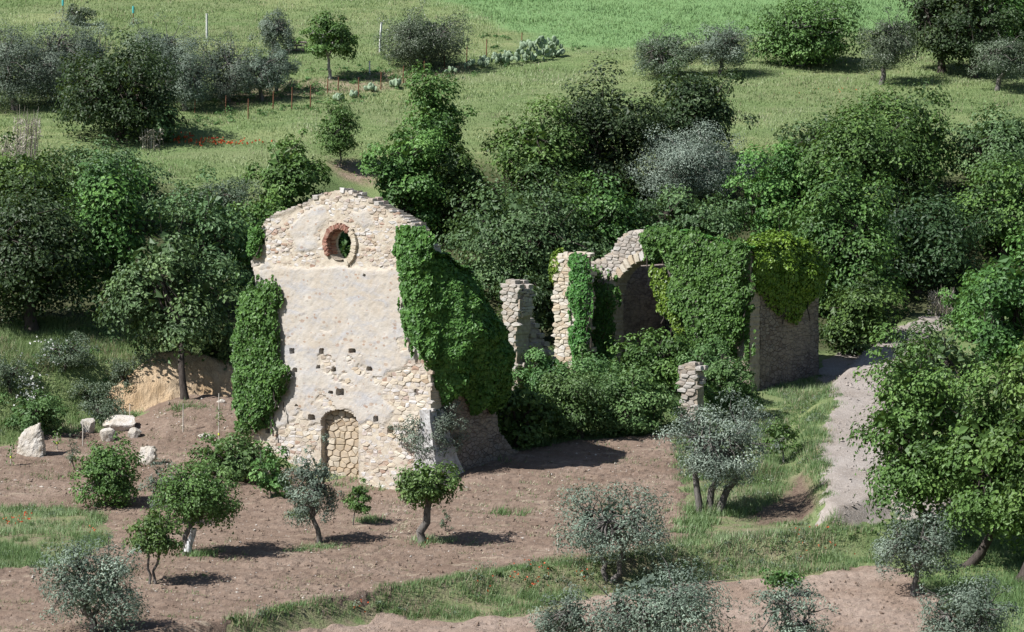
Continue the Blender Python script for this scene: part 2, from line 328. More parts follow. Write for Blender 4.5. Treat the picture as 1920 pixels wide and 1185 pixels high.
gn = (fbm(GX * .35, GY * .35, 21) - .5) * 4
gattr('wheat', sstep(-1.5, 1.5, sdist(P_wheat, GX, GY) + gn))
gattr('bare', np.maximum(sstep(-.6, .8, sdist(P_bare, GX, GY) + gn * .3) * .8, np.maximum(sstep(-.4, .4, sdist(P_bare2, GX, GY)), sstep(-.4, .6, sdist(P_bare3, GX, GY)))))
P_cut0 = ground_poly([(1415, 985), (1412, 962), (1462, 938), (1490, 900), (1505, 885), (1522, 905), (1530, 950), (1505, 978)])
gattr('cut', sstep(-.3, .2, sdist(P_cut0, GX, GY)))
gattr('tilled', sstep(-14, -24, GY) * sstep(15, 9, GX) * .85)
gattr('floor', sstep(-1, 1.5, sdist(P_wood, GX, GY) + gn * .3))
def sheet(name, poly, cell, mat, relief, lift=.05, feather=.35, smooth=False, edge=1.3):
    p = np.array(poly); x0, y0 = p.min(0) - 1; x1, y1 = p.max(0) + 1
    X, Y = np.meshgrid(np.arange(x0, x1, cell), np.arange(y0, y1, cell))
    sd = .3 + sdist(poly, X, Y) + (fbm(X * .9, Y * .9, 31) - .5) * edge + (fbm(X * 3, Y * 3, 32, 2) - .5) * .6
    Z = H(X, Y) + .10 * (fbm(X * .6, Y * .6, 9) - .5) + np.where(sd < feather, -.16 + (lift + .16) * sstep(-.45, feather, sd), lift) + relief(X, Y) * sstep(-.1, .5, sd)
    keep = (sd > -.5)[:-1, :-1]
    F = gridfaces(*X.shape, mask=keep); V = np.stack([X, Y, Z], -1).reshape(-1, 3)
    u, inv = np.unique(F, return_inverse=True)
    o = obj_np(name, V[u], inv.reshape(F.shape), mat, smooth=smooth); return tag(o, kind='structure')
def clods(X, Y):
    fur = np.sin((Y + .35 * X + .8 * vn(X * .15, Y * .15, 4)) * 5.2) * .03
    return fur + (.05 + .10 * vn(X * .3, Y * .3, 44)) * np.maximum(fbm(X * 3.1, Y * 3.1, 41, 3) - .42, 0) * 1.6 + .05 * (vn(X * 6.5, Y * 6.5, 42) - .5)
P_field = ground_poly([(-120, 845), (0, 838), (150, 812), (250, 802), (258, 792), (282, 772), (312, 752), (345, 738), (395, 728), (445, 724), (470, 850), (560, 895), (640, 905), (780, 905), (865, 875), (930, 856), (1085, 828), (1250, 816), (1275, 870), (1270, 930), (1290, 985), (1270, 1015), (1140, 1040), (1000, 1052), (870, 1078), (700, 1112), (520, 1142), (380, 1190), (200, 1235), (-200, 1275), (-200, 1075), (30, 1068), (150, 1060), (215, 1010), (205, 965), (110, 952), (-200, 948)])
sheet('ploughed_field', P_field, .14, M['soil'], clods)
P_low = ground_poly([(420, 1262), (560, 1192), (720, 1160), (860, 1168), (1000, 1158), (1120, 1120), (1250, 1105), (1340, 1092), (1500, 1085), (1640, 1064), (1700, 1085), (1760, 1125), (1830, 1180), (1880, 1260)])
sheet('lower_field', P_low, .14, M['soil_lower'], clods)
P_track = ground_poly([(1520, 990), (1548, 960), (1561, 930), (1557, 885), (1544, 840), (1556, 795), (1580, 760), (1560, 725), (1535, 700), (1560, 672), (1620, 640), (1690, 612), (1735, 596), (1800, 590), (1810, 600), (1750, 618), (1700, 650), (1668, 690), (1660, 730), (1662, 800), (1672, 870), (1690, 930), (1780, 950), (1780, 975), (1670, 968), (1590, 988)])
sheet('dirt_track', P_track, .16, M['gravel'], lambda X, Y: .11 * (fbm(X * 1.6, Y * .7, 51) - .5) + .03 * (vn(X * 6, Y * 6, 52) - .5), smooth=True, edge=.7)

# clay bank: a steep scarp standing in front of the terrace edge
nb, nh = 60, 26; tt = np.linspace(0, 1, nb); bx = np.linspace(-18.6, -11.4, nb)
by = np.interp(bx, [-40, -30, -20, -17.5, -12], [-16, -14.5, -12.2, -11.2, -10.6]) - .45
U, Wv = np.meshgrid(np.arange(nb), np.linspace(0, 1, nh)); hh = np.array([.4, 1.5, 2.3, 2.0, 1.7, 1.6]); hh = np.interp(tt, np.linspace(0, 1, 6), hh) + .5 * (fbm(tt * 9, tt * 0, 66) - .5)
bz0 = H(bx, by) - .3
lean = 1.05 * Wv ** .8 + .35 * Wv ** 6 + .55 * (fbm(U * .10, Wv * 2.2, 61) - .5) + .18 * (fbm(U * .45, Wv * 4.5, 62) - .5)
BX = bx[U] - .15 * lean; BY = by[U] + lean; BZ = bz0[U] + Wv * (hh[U] + .3) + .1 * (vn(U * .4, Wv * 6, 63) - .5)
V = np.stack([BX, BY, BZ], -1).reshape(-1, 3); F = gridfaces(nh, nb)
top = np.stack([BX[-1], BY[-1] + 3.0, BZ[-1] - .9], -1); k0 = len(V); V = np.concatenate([V, top])
a = (nh - 1) * nb + np.arange(nb - 1); F = np.concatenate([F, np.stack([a, a + 1, k0 + np.arange(1, nb), k0 + np.arange(nb - 1)], -1)])
tag(obj_np('earth_bank', V, F, M['clay'], smooth=True), kind='structure')

# ------------------------------------------------------------------ leaf and tube builders
def leaves(P, N, size, aspect, rng, tint, fold=.18, droop=.3):
    n = len(P); T = rng.normal(size=(n, 3)); T[:, 2] -= droop
    T = nrm(T - N * (T * N).sum(1, keepdims=True)); B = np.cross(N, T)
    L = (size * (.7 + .6 * rng.random(n)))[:, None] if np.ndim(size) == 0 else size[:, None]
    Wd = L * aspect
    V = np.stack([P - T * L * .5, P + B * Wd * .5 + N * L * fold - T * L * .08, P + T * L * .5, P - B * Wd * .5 + N * L * fold - T * L * .08], 1).reshape(-1, 3)
    F = np.arange(n * 4).reshape(n, 4); return V, F, np.repeat(np.clip(tint, 0, 1), 4)
def tube(pts, rad, sides=6, cap=False):
    pts = np.asarray(pts, float); n = len(pts); V = []
    for i in range(n):
        d = pts[min(i + 1, n - 1)] - pts[max(i - 1, 0)]; d = d / (np.linalg.norm(d) + 1e-9)
        a = np.cross(d, [0.31, .95, .05]); a /= np.linalg.norm(a) + 1e-9; b = np.cross(d, a)
        th = np.arange(sides) * 2 * math.pi / sides
        V.append(pts[i] + rad[i] * (np.cos(th)[:, None] * a + np.sin(th)[:, None] * b))
    V = np.concatenate(V); i = np.arange(sides); j = (i + 1) % sides
    F = np.concatenate([np.stack([k * sides + i, k * sides + j, (k + 1) * sides + j, (k + 1) * sides + i], -1) for k in range(n - 1)])
    return V, F
class Acc:
    def __init__(s): s.V = []; s.F = []; s.T = []; s.n = 0
    def add(s, V, F, T=None):
        s.V.append(V); s.F.append(np.asarray(F) + s.n); s.n += len(V)
        s.T.append(np.zeros(len(V)) + .5 if T is None else T)
    def obj(s, name, mat, parent=None, smooth=False, kind=None):
        o = obj_np(name, np.concatenate(s.V), s.F, mat, parent, smooth=smooth, tint=np.concatenate(s.T))
        if kind: o['kind'] = kind
        return o
def jag(p0, p1, k, amt, rng, sag=0.0):
    t = np.linspace(0, 1, k)[:, None]; p = np.asarray(p0) * (1 - t) + np.asarray(p1) * t
    L = np.linalg.norm(np.asarray(p1) - np.asarray(p0)); w = np.sin(t * math.pi)
    p = p + w * rng.normal(size=(k, 3)) * amt * L; p[:, 2] += sag * L * w[:, 0]; return p

KIND = {  # material, bark, leaf length, aspect, density (leaves per m2 of crown shell), clump radius factor, clumps per m2, droop
    'oak': ('oak', 'bark', .215, .68, 145, .30, .62, .3), 'oak_grey': ('oak_grey', 'bark', .20, .66, 148, .28, .7, .3),
    'oak_dark': ('oak_dark', 'bark', .20, .66, 148, .28, .7, .3),
    'oak_bright': ('oak_bright', 'bark', .205, .68, 155, .265, .66, .3),
    'olive': ('olive', 'bark_olive', .135, .34, 440, .24, 1.5, .1), 'olive_silver': ('olive_silver', 'bark_olive', .135, .36, 440, .24, 1.5, .1),
    'olive_dark': ('olive_dark', 'bark_olive', .14, .36, 420, .24, 1.4, .1),
    'fruit': ('fruit', 'bark_olive', .135, .62, 400, .30, 2.6, .5), 'shrub': ('shrub', 'bark', .17, .6, 240, .28, .9, .2),
    'shrub_grey': ('shrub_grey', 'bark', .15, .4, 220, .28, .9, .1), 'fig': ('fruit', 'bark_pale', .18, .7, 190, .26, 1.2, .4)}
def tree(name, label, cat, base, box, kind, seed, group=None, trunks=1, dens=1.0, gap=.0, depth=None, trunk_r=None, lean=0.0, leaf=1.0, fork=.5, bark_m=None, Y=None, whitewash=False, back=0.0):
    rng = np.random.default_rng(seed); mt, bk, ls, asp, den, cr, cpm, droop = KIND[kind]; bk = bark_m or bk
    b = at(*base) if Y is None else None
    if Y is not None:
        d = ray(*base); d = d / d[1]; tt_ = Y - CAMY; b = np.array([d[0] * tt_, Y, float(H(d[0] * tt_, Y))])
    s = FPX / (b[1] - CAMY)
    x0, y0, x1, y1 = box; d = ray((x0 + x1) / 2, (y0 + y1) / 2); d = d / d[1] * (b[1] + back - CAMY)
    cen = np.array([d[0], b[1] + back, CAMZ + d[2]]) - b
    rx = (x1 - x0) / 2 / s; rz = (y1 - y0) / 2 / s; ry = (depth or 1.0) * min(rx, 1.3 * rz + .3 * rx)
    root = empty(name, b, label, cat, group)
    sc = np.array([rx, ry, rz]); area = 4 * math.pi * ((rx * ry) ** 1.6 / 3 + (rx * rz) ** 1.6 / 3 + (ry * rz) ** 1.6 / 3) ** (1 / 1.6)
    nc = int(np.clip(area * cpm * (1.6 if area < 45 else 1.0), 24, 150)); rm = (rx * ry * rz) ** (1 / 3)
    D = nrm(rng.normal(size=(nc, 3))); D[:, 2] = np.where(D[:, 2] < -.55, D[:, 2] * .6, D[:, 2])
    lob = .62 + .76 * vn(D[:, 0] * 1.7 + seed, D[:, 1] * 1.7 + D[:, 2] * 1.3, seed)
    fine = kind.startswith('olive') or kind == 'shrub_grey'
    rad = (.42 + .58 * rng.random(nc) ** .55) * lob
    spk = (rng.random(nc) < .16) & (D[:, 2] > -.1); rad = np.where(spk, 1.12 + .12 * rng.random(nc), rad)      # shoots that break the outline
    cc = cen + D * rad[:, None] * sc * (1 - cr * .6)
    rc = rm * cr * (.55 + .85 * rng.random(nc)) * np.where(spk, .6, 1.0) * (1.0 + .25 * (rad < .5))
    nl = int(min(area * den * dens / leaf ** 2 * .55, 26000)); w = rc ** 2; w = w / w.sum(); cnt = np.maximum((w * nl).astype(int), 8)
    ci = np.repeat(np.arange(nc), cnt); n = len(ci)
    D2 = nrm(rng.normal(size=(n, 3)) + D[ci] * (.35 if fine else .5)); low_ = (D2[:, 2] < -.2) & (rng.random(n) < (.3 if fine else .75)); D2[:, 2] = np.where(low_, -.6 * D2[:, 2], D2[:, 2])
    rr = (.40 + .60 * rng.random(n) ** .5) if fine else np.where(rng.random(n) < .07, 1.0 + .5 * rng.random(n), .56 + .44 * rng.random(n) ** .8)
    P = cc[ci] + D2 * (rc[ci] * rr)[:, None] * np.array([1.15, 1.15, .78])
    P += rng.normal(size=(n, 3)) * rc[ci][:, None] * .07
    for ax, r_ in ((0, rx), (1, ry), (2, rz)):              # stretch the cloud of leaves to the crown's measured size
        lo, hi_ = np.percentile(P[:, ax] - cen[ax], [.7, 99.3]); k_ = 2 * r_ / (hi_ - lo); of = -(lo + hi_) / 2 * k_
        P[:, ax] = cen[ax] + (P[:, ax] - cen[ax]) * k_ + of; cc[:, ax] = cen[ax] + (cc[:, ax] - cen[ax]) * k_ + of
    P[:, 2] = np.maximum(P[:, 2], .06 + .1 * rng.random(n))
    N = nrm(D2 * .95 + D[ci] * .2 + np.array([0, 0, .35]) + rng.normal(size=(n, 3)) * (.30 if fine else .28))
    tint = .44 + (.09 if fine else .14) * rng.normal(size=n) + .20 * rng.normal(size=nc)[ci]
    nf_ = 0 if n < 400 else int(n * (.045 if fine else .06)); L_ = ls * leaf * (.7 + .6 * rng.random(n + nf_))
    if nf_:                                                 # inner sprays closing the crown's heart, its shade put into their dark tint
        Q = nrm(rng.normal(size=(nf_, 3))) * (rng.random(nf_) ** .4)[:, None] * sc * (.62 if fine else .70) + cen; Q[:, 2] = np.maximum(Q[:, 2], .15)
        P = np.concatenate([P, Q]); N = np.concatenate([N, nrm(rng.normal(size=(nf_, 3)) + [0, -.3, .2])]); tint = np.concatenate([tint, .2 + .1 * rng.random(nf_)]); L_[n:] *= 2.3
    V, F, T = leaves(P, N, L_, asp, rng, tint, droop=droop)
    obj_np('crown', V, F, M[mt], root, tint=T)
    # trunk and limbs
    tr = trunk_r or .045 * (rz + rx) + .03
    hub = cen + np.array([0, 0, -rz * fork]); hub[2] = max(hub[2], .25)
    if back: hub[0] *= .3; hub[1] *= .5
    A = Acc(); hubs = []
    for k in range(trunks):
        off = np.array([(k - (trunks - 1) / 2) * tr * 1.1, rng.normal() * tr * .4, 0]) if trunks > 1 else np.zeros(3)
        hk = hub + np.array([(k - (trunks - 1) / 2) * rx * .42 if trunks > 1 else 0, 0, rng.random() * .2])
        if trunks > 1: hubs.append(hk)
        p = jag(off + [0, 0, -.25], hk, 6, .035, rng); p[:, 0] += lean * np.sin(np.linspace(0, math.pi, 6))
        if back: p[:, 1] = hk[1] * np.linspace(0, 1, 6) ** 4; p[:, 0] = hk[0] * np.linspace(0, 1, 6) ** 2 + lean * .5 * np.sin(np.linspace(0, math.pi, 6))
        r = tr * np.linspace(1.0, .62, 6) / (trunks ** .4); r[0] *= 1.35
        obj_np('trunk', *tube(p, r, 8), M[bk], root, smooth=True)
    A = Acc(); nl_ = 3 + int(rng.integers(0, 3))
    lim = [cen + nrm(rng.normal(size=3) * [1, 1, .35] + [0, 0, .35]) * sc * .45 for _ in range(nl_ + trunks)]
    for q in lim:
        obj_np('limb', *tube(jag(hub if not hubs else hubs[int(rng.integers(0, trunks))], q, 5, .06, rng), tr * np.linspace(.5, .18, 5), 6), M[bk], root, smooth=True)
    lm = np.array(lim)
    for i in range(nc):
        j = np.argmin(((lm - cc[i]) ** 2).sum(1))
        A.add(*tube(jag(lm[j], cc[i] + D[i] * rc[i] * .1, 4, .07, rng), min(tr, .16) * np.linspace(.20, .05, 4), 4))
    A.obj('twigs', M[bk], root, smooth=True, kind='stuff')
    if whitewash:
        p = jag([0, 0, .15], hub * .7 + [0, 0, .1], 5, .02, rng); p[:, 1] -= .03
        obj_np('whitewash_coat', *tube(p, tr * np.linspace(1.08, .8, 5), 8), M['whitewash'], root, smooth=True)
    return root

# ------------------------------------------------------------------ the ruined church: a plan frame
class Plane:
    def __init__(s, o, rot):                               # o: world xyz, rot: rotation about z; local x along the wall, y inward
        s.o = np.array(o, float); s.rot = rot; c, q = math.cos(rot), math.sin(rot)
        s.u = np.array([c, q, 0]); s.i = np.array([-q, c, 0])
    def uv(s, px, py, off=0.0):
        d = ray(px, py); o = np.array([0, CAMY, CAMZ]); t = ((s.o + s.i * off - o) @ s.i) / (d @ s.i); p = o + d * t - s.o
        return (p @ s.u, p[2])
    def poly(s, pts, off=0.0): return [s.uv(*p, off) for p in pts]
def wall_mesh(mask, u0, u1, v0, v1, cell, thick, front, back=None, tintf=None):
    us = np.arange(u0, u1 + cell, cell); vs = np.arange(v0, v1 + cell, cell); U, V = np.meshgrid(us, vs)
    uc, vc = np.meshgrid(us[:-1] + cell / 2, vs[:-1] + cell / 2); m = mask(uc, vc)
    ny, nx = U.shape; yf = front(U, V); yb = thick + (.10 * (fbm(U * 1.1, V * 1.1, 77) - .5))
    jx = .5 * cell * (hash2(np.round(U / cell), np.round(V / cell), 5) - .5); jz = .5 * cell * (hash2(np.round(U / cell), np.round(V / cell), 6) - .5)
    Vf = np.stack([U + jx, yf, V + jz], -1).reshape(-1, 3); Vb = np.stack([U + jx, yb, V + jz], -1).reshape(-1, 3); nV = len(Vf)
    i = np.arange(nV).reshape(ny, nx); a, b, c, d = i[:-1, :-1], i[:-1, 1:], i[1:, 1:], i[1:, :-1]
    Fs = [np.stack([a, b, c, d], -1)[m], (np.stack([d, c, b, a], -1) + nV)[m]]
    mp = np.pad(m, 1)
    for (p, q, nb) in ((b, a, mp[:-2, 1:-1]), (c, b, mp[1:-1, 2:]), (d, c, mp[2:, 1:-1]), (a, d, mp[1:-1, :-2])):
        e = m & ~nb; Fs.append(np.stack([p[e], q[e], q[e] + nV, p[e] + nV], -1))
    F = np.concatenate(Fs); VV = np.concatenate([Vf, Vb]); tn = np.zeros(len(VV)) if tintf is None else np.concatenate([tintf(U, V).ravel()] * 2)
    u, inv = np.unique(F, return_inverse=True); return VV[u], inv.reshape(F.shape), tn[u]
# shared stone shapes: rounded irregular blocks, front towards -y
stone_me = {}
def stone_variants(mat, n=9, seed=1):
    if mat in stone_me: return stone_me[mat]
    out = []
    for k in range(n):
        rng = np.random.default_rng(seed * 100 + k); m = 8
        cor = np.array([[.5, .5], [-.5, .5], [-.5, -.5], [.5, -.5]]) + rng.uniform(-.13, .10, (4, 2)) * np.array([[1, 1], [-1, 1], [-1, -1], [1, -1]])
        mid = (cor + np.roll(cor, -1, 0)) / 2 + rng.normal(size=(4, 2)) * .035; pp_ = np.empty((8, 2)); pp_[0::2] = cor * .97; pp_[1::2] = mid
        x = pp_[:, 0]; z = pp_[:, 1]
        ring = lambda f, y: np.stack([x * f, np.full(m, y) + rng.normal(size=m) * .03, z * f], -1)
        V = np.concatenate([ring(1.0, .5), ring(1.0, -.34), ring(.90, -.48), [[rng.normal() * .1, -.50, rng.normal() * .1]]])
        i = np.arange(m); j = (i + 1) % m
        Q = np.concatenate([np.stack([q * m + i, q * m + j, (q + 1) * m + j, (q + 1) * m + i], -1) for q in range(2)])
        Tt = np.stack([2 * m + i, 2 * m + j, np.full(m, 3 * m)], -1)
        out.append(mesh_np('stone', V, [Q, Tt], M[mat], smooth=False))
    stone_me[mat] = out; return out
def put_stone(parent, mat, loc, size, rng, rotz=0, name='stone', roty=None):
    me = stone_variants(mat)[int(rng.integers(0, 9))]; o = bpy.data.objects.new(name, me)
    o.location = [float(v) for v in loc]; o.scale = [float(v) for v in size]
    o.rotation_euler = (rng.normal() * .05, rng.normal() * .05 if roty is None else roty, rotz); return link(o, parent)
def courses(mask, u0, u1, v0, v1, ch, sw, rng):
    out = []; v = v0
    while v < v1:
        h = ch * (.65 + .75 * rng.random()); u = u0 + rng.random() * sw * .6
        while u < u1:
            w = sw * (.5 + 1.1 * rng.random() ** 1.4); hh_ = h * (.72 + .42 * rng.random())
            cu, cv = u + w / 2, v + h / 2 + rng.normal() * h * .08
            out.append((cu, cv + ch * .5 * (float(vn(cu * 1.3, v * .7, 11)) - .5), w, hh_)); u += w
        v += h
    o = np.array(out); k = mask(o[:, 0], o[:, 1]); return [tuple(r) for r in o[k]]
def rng_(s): return np.random.default_rng(s)
def rubble(mask, u0, u1, v0, v1, ch, sw, rng):              # interlocking irregular stones: (centre u, v, width, height, outline)
    pts = []; v = v0 - ch
    while v < v1 + ch:
        h = ch * (.7 + .6 * rng.random()); u = u0 - sw * (1 + rng.random())
        while u < u1 + sw:
            w = sw * (.5 + 1.0 * rng.random() ** 1.3); pts.append((u + w / 2 + rng.normal() * w * .08, v + h / 2 + rng.normal() * h * .16)); u += w
        v += h
    p = np.array(pts); ok = mask(p[:, 0], p[:, 1]); k = sw / ch * .72; q = p * [1, k]; out = []
    for i in np.nonzero(ok)[0]:
        d = ((q - q[i]) ** 2).sum(1); nb_ = np.argsort(d)[1:15]; L = sw * 1.1
        poly = [(-L, -L), (L, -L), (L, L), (-L, L)]
        for j in nb_:
            n_ = q[j] - q[i]; c_ = (n_ @ n_) / 2; new = []
            for a in range(len(poly)):
                x0, y0 = poly[a]; x1, y1 = poly[(a + 1) % len(poly)]; e0 = n_[0] * x0 + n_[1] * y0 - c_; e1 = n_[0] * x1 + n_[1] * y1 - c_
                if e0 <= 0: new.append((x0, y0))
                if (e0 < 0) != (e1 < 0): t_ = e0 / (e0 - e1); new.append((x0 + (x1 - x0) * t_, y0 + (y1 - y0) * t_))
            poly = new
            if len(poly) < 3: break
        if len(poly) < 3: continue
        pg = np.array(poly) / [1, k]; lo = pg.min(0); hi_ = pg.max(0)
        out.append((p[i, 0], p[i, 1], hi_[0] - lo[0], hi_[1] - lo[1], pg))
    return out
def stone_shape(pg, depth_, rng, shrink=.95):
    m = len(pg); g = pg - pg.mean(0); c_ = pg.mean(0); Vs = []
    for f, y in ((shrink, depth_ * .6), (shrink, -depth_ * .28), (shrink * .86, -depth_ * .46)):
        Vs.append(np.stack([c_[0] + g[:, 0] * f, np.full(m, y) + rng.normal(size=m) * .008, c_[1] + g[:, 1] * f], -1))
    V = np.concatenate(Vs + [np.array([[c_[0], -depth_ * .5 + rng.normal() * .008, c_[1]]])]); i = np.arange(m); j = (i + 1) % m
    Q = np.concatenate([np.stack([r * m + i, r * m + j, (r + 1) * m + j, (r + 1) * m + i], -1) for r in range(2)])
    return V, Q, np.stack([2 * m + i, 2 * m + j, np.full(m, 3 * m)], -1)
def lay(parent, st, mat, y, depth_, rng, shrink=.95, name='stone'):
    V, Q, T = stone_shape(st[4], depth_, rng, shrink); o = link(bpy.data.objects.new(name, mesh_np(name, V, [Q, T], M[mat])), parent)
    o.location = (float(st[0]), float(y), float(st[1])); o.rotation_euler = (rng.normal() * .04, 0, rng.normal() * .04); return o

# ---------------- facade
zf = float(H(*Rc)); PF = Plane((Lc[0], Lc[1], zf), -TH)
fac = empty('church_facade', PF.o, 'tall roofless gabled church facade of cream plaster with round window and blocked doorway', 'facade', rotz=-TH)
out = PF.poly([(472, 960), (477, 700), (478, 520), (471, 490), (480, 470), (496, 455), (492, 420), (515, 402), (545, 391), (566, 384), (582, 374), (600, 366), (616, 361), (628, 357), (645, 358), (660, 363), (672, 371), (692, 375), (712, 386), (736, 398), (760, 409), (778, 424), (790, 440), (806, 470), (806, 960)])
ou = np.array(out); u_oc, v_oc = PF.uv(636, 458); R_OC = .69
dl, dr = PF.uv(600, 797)[0], PF.uv(672, 797)[0]; vsp = PF.uv(636, 797)[1]; vap = PF.uv(636, 768)[1]; um = (dl + dr) / 2
def door_in(u, v, g=0.0):
    hw = (dr - dl) / 2 + g; rise = vap - vsp + g; k = (u - um) / hw
    return (np.abs(k) < 1) & (v < vsp + rise * np.sqrt(np.maximum(1 - k * k, 0)) ** .9)
holes = [(547, 658, 9, 8), (602, 659, 8, 8), (661, 659, 11, 7), (553, 694, 8, 8), (624, 693, 8, 8), (692, 692, 8, 8), (683, 517, 4, 4), (620, 736, 7, 6), (637, 736, 14, 11), (584, 783, 12, 10), (704, 785, 8, 8), (502, 808, 8, 8), (731, 806, 9, 11), (779, 735, 8, 8), (596, 688, 4, 4), (555, 760, 5, 4)]
hole_uv = []
for (x, y, w, h) in holes:
    a = PF.uv(x - w / 2, y + h / 2); b = PF.uv(x + w / 2, y - h / 2); hole_uv.append((a[0], a[1], b[0], b[1]))
def in_holes(u, v, g=0.0):
    r = np.zeros(np.shape(u), bool)
    for a in hole_uv: r |= (u > a[0] - g) & (u < a[2] + g) & (v > a[1] - g) & (v < a[3] + g)
    return r
P_gable = PF.poly([(470, 505), (480, 470), (490, 420), (640, 345), (790, 430), (790, 500), (700, 503), (610, 500), (540, 502)])
P_gpl = [PF.poly([(555, 470), (540, 430), (570, 395), (605, 385), (615, 410), (590, 440), (600, 470)]), PF.poly([(660, 400), (690, 395), (705, 420), (680, 430), (665, 420)]), PF.poly([(475, 505), (500, 485), (520, 505)])]
P_low1 = PF.poly([(470, 960), (470, 815), (500, 812), (520, 800), (555, 790), (590, 800), (605, 820), (605, 960)])
P_low2 = PF.poly([(668, 960), (670, 800), (690, 790), (720, 800), (735, 770), (715, 745), (712, 715), (725, 695), (760, 690), (765, 675), (810, 660), (810, 960)])
def exposed(u, v):
    w = .35 * (fbm(u * 1.3, v * 1.3, 81) - .5); e = np.zeros(np.shape(u))
    for p in (P_gable, P_low1, P_low2): e = np.maximum(e, sstep(-.10, .10, sdist(p, u, v) + w))
    for p in P_gpl: e = np.minimum(e, 1 - sstep(-.12, .12, sdist(p, u, v) + w))
    pt = sstep(.60, .66, fbm(u * .9 + 3, v * 1.3, 83)) * sstep(7.0, 6.0, v)
    return np.maximum(e, pt * .9)
def f_front(u, v):
    y = .05 * exposed(u, v) - .05 * (fbm(u * 1.2, v * 1.2, 85) - .5) - .035 * (fbm(u * 5, v * 5, 86, 3) - .5)
    return np.where(in_holes(u, v), .38, y)
V, F, T = wall_mesh(lambda u, v: inside(out, u + .08 * (vn(u * 4, v * 4, 3) - .5), v + .12 * (vn(u * 4, v * 4, 4) - .5)) & ~door_in(u, v) & ((u - u_oc) ** 2 + (v - v_oc) ** 2 > R_OC ** 2), ou[:, 0].min() - .1, ou[:, 0].max() + .1, -1.6, ou[:, 1].max() + .2, .055, .75, f_front, tintf=exposed)
obj_np('wall', V, F, M['plaster'], fac, tint=T)
rng = rng_(5)
def fmask(u, v): return (exposed(u, v) > .6) & inside(out, u, v) & ~door_in(u, v, .12) & ~in_holes(u, v, .1) & ((u - u_oc) ** 2 + (v - v_oc) ** 2 > (R_OC + .34) ** 2)
low = rubble(fmask, 0, WF, -.9, 6.0, .15, .37, rng)
hi = rubble(fmask, 0, WF, 8.0, 13, .115, .29, rng)
lo_n = 150
small = []
for k, st_ in enumerate(sorted(low, key=lambda q: -q[2] * q[3])):
    if k < 170: lay(fac, st_, 'stone', .065 + .035 * rng.random(), .13, rng)
    else: small.append(st_)
for k, st_ in enumerate(sorted(hi, key=lambda q: -q[2] * q[3])):
    if rng.random() < .25: continue
    if k < 130: lay(fac, st_, 'stone_gable', .075 + .045 * rng.random(), .13, rng)
    else: small.append(st_)
def joined_stones(name, lst, mat, parent, rng, y=.085):
    A = Acc(); Tt = []; n0 = 0; Vs = []; Qs = []; tn = []
    for st_ in lst:
        V, Q, T = stone_shape(st_[4], .13, rng); Vs.append(V + [st_[0], y + .03 * rng.random(), st_[1]]); Qs.append(Q + n0); Tt.append(T + n0); tn.append(np.full(len(V), rng.random())); n0 += len(V)
    o = obj_np(name, np.concatenate(Vs), [np.concatenate(Qs), np.concatenate(Tt)], M[mat], parent, tint=np.concatenate(tn)); o['kind'] = 'stuff'; return o
if small: joined_stones('small_stones', small, 'stone_gable', fac, rng)
# loose capstones on the gable edge
top = [p for p in out if p[1] > PF.uv(640, 472)[1]]
for (a, b) in zip(top[:-1], top[1:]):
    L = math.hypot(b[0] - a[0], b[1] - a[1]); n = max(1, int(L / .30))
    for k in range(n):
        t_ = (k + .2 + .6 * rng.random()) / n; h = .08 + .22 * rng.random() ** 1.6
        if rng.random() < .22: continue
        put_stone(fac, 'stone_gable', (a[0] + (b[0] - a[0]) * t_, .12 + .06 * rng.random(), a[1] + (b[1] - a[1]) * t_ + .01), (.13 + .20 * rng.random(), .30, h * .75), rng, name='capstone')
        put_stone(fac, 'stone_gable', (a[0] + (b[0] - a[0]) * t_, .50 + .08 * rng.random(), a[1] + (b[1] - a[1]) * t_ - .03 + .1 * rng.random()), (.20, .32, h * .75), rng, name='capstone')
# round window surround of brick
oc = obj_np('window_surround', np.array([[0, 0, 0.]]), np.zeros((0, 4), int), M['brick']) if False else None
nring = 48; th = np.linspace(0, 2 * math.pi, nring, endpoint=False); dd = np.linspace(-.02, .62, 6); Vr = []
for y in dd:
    r_ = R_OC - .03 + .02 * vn(th * 3, y * 5 + th * 0, 7); Vr.append(np.stack([u_oc + np.cos(th) * r_, np.full(nring, y), v_oc + np.sin(th) * r_], -1))
Vr = np.concatenate(Vr); i = np.arange(nring); j = (i + 1) % nring
Fr = np.concatenate([np.stack([k * nring + i, k * nring + j, (k + 1) * nring + j, (k + 1) * nring + i], -1) for k in range(5)])
surround = obj_np('window_surround', Vr, Fr, M['mortar'], fac)
for k in range(30):
    a = R(48) + R(168) * k / 29.0 + rng.normal() * .012
    c_ = R_OC + .05; w = .085 + .02 * rng.random()
    b_ = put_stone(surround, 'brick', (u_oc + math.cos(a) * c_, .02 + .03 * rng.random(), v_oc + math.sin(a) * c_), (.15 + .13 * rng.random(), .22 + .06 * rng.random(), w + .02 * rng.random()), rng, name='brick', roty=-a + rng.normal() * .06)
    b_ = put_stone(surround, 'brick', (u_oc + math.cos(a) * (c_ - .02), .32, v_oc + math.sin(a) * (c_ - .02)), (.27, .30, w + .02), rng, name='brick', roty=-a)
for k in range(11):
    a = R(-60) + R(105) * k / 10.0
    put_stone(surround, 'stone', (u_oc + math.cos(a) * (R_OC + .14), .03, v_oc + math.sin(a) * (R_OC + .14)), (.30, .2, .16), rng, roty=-a)
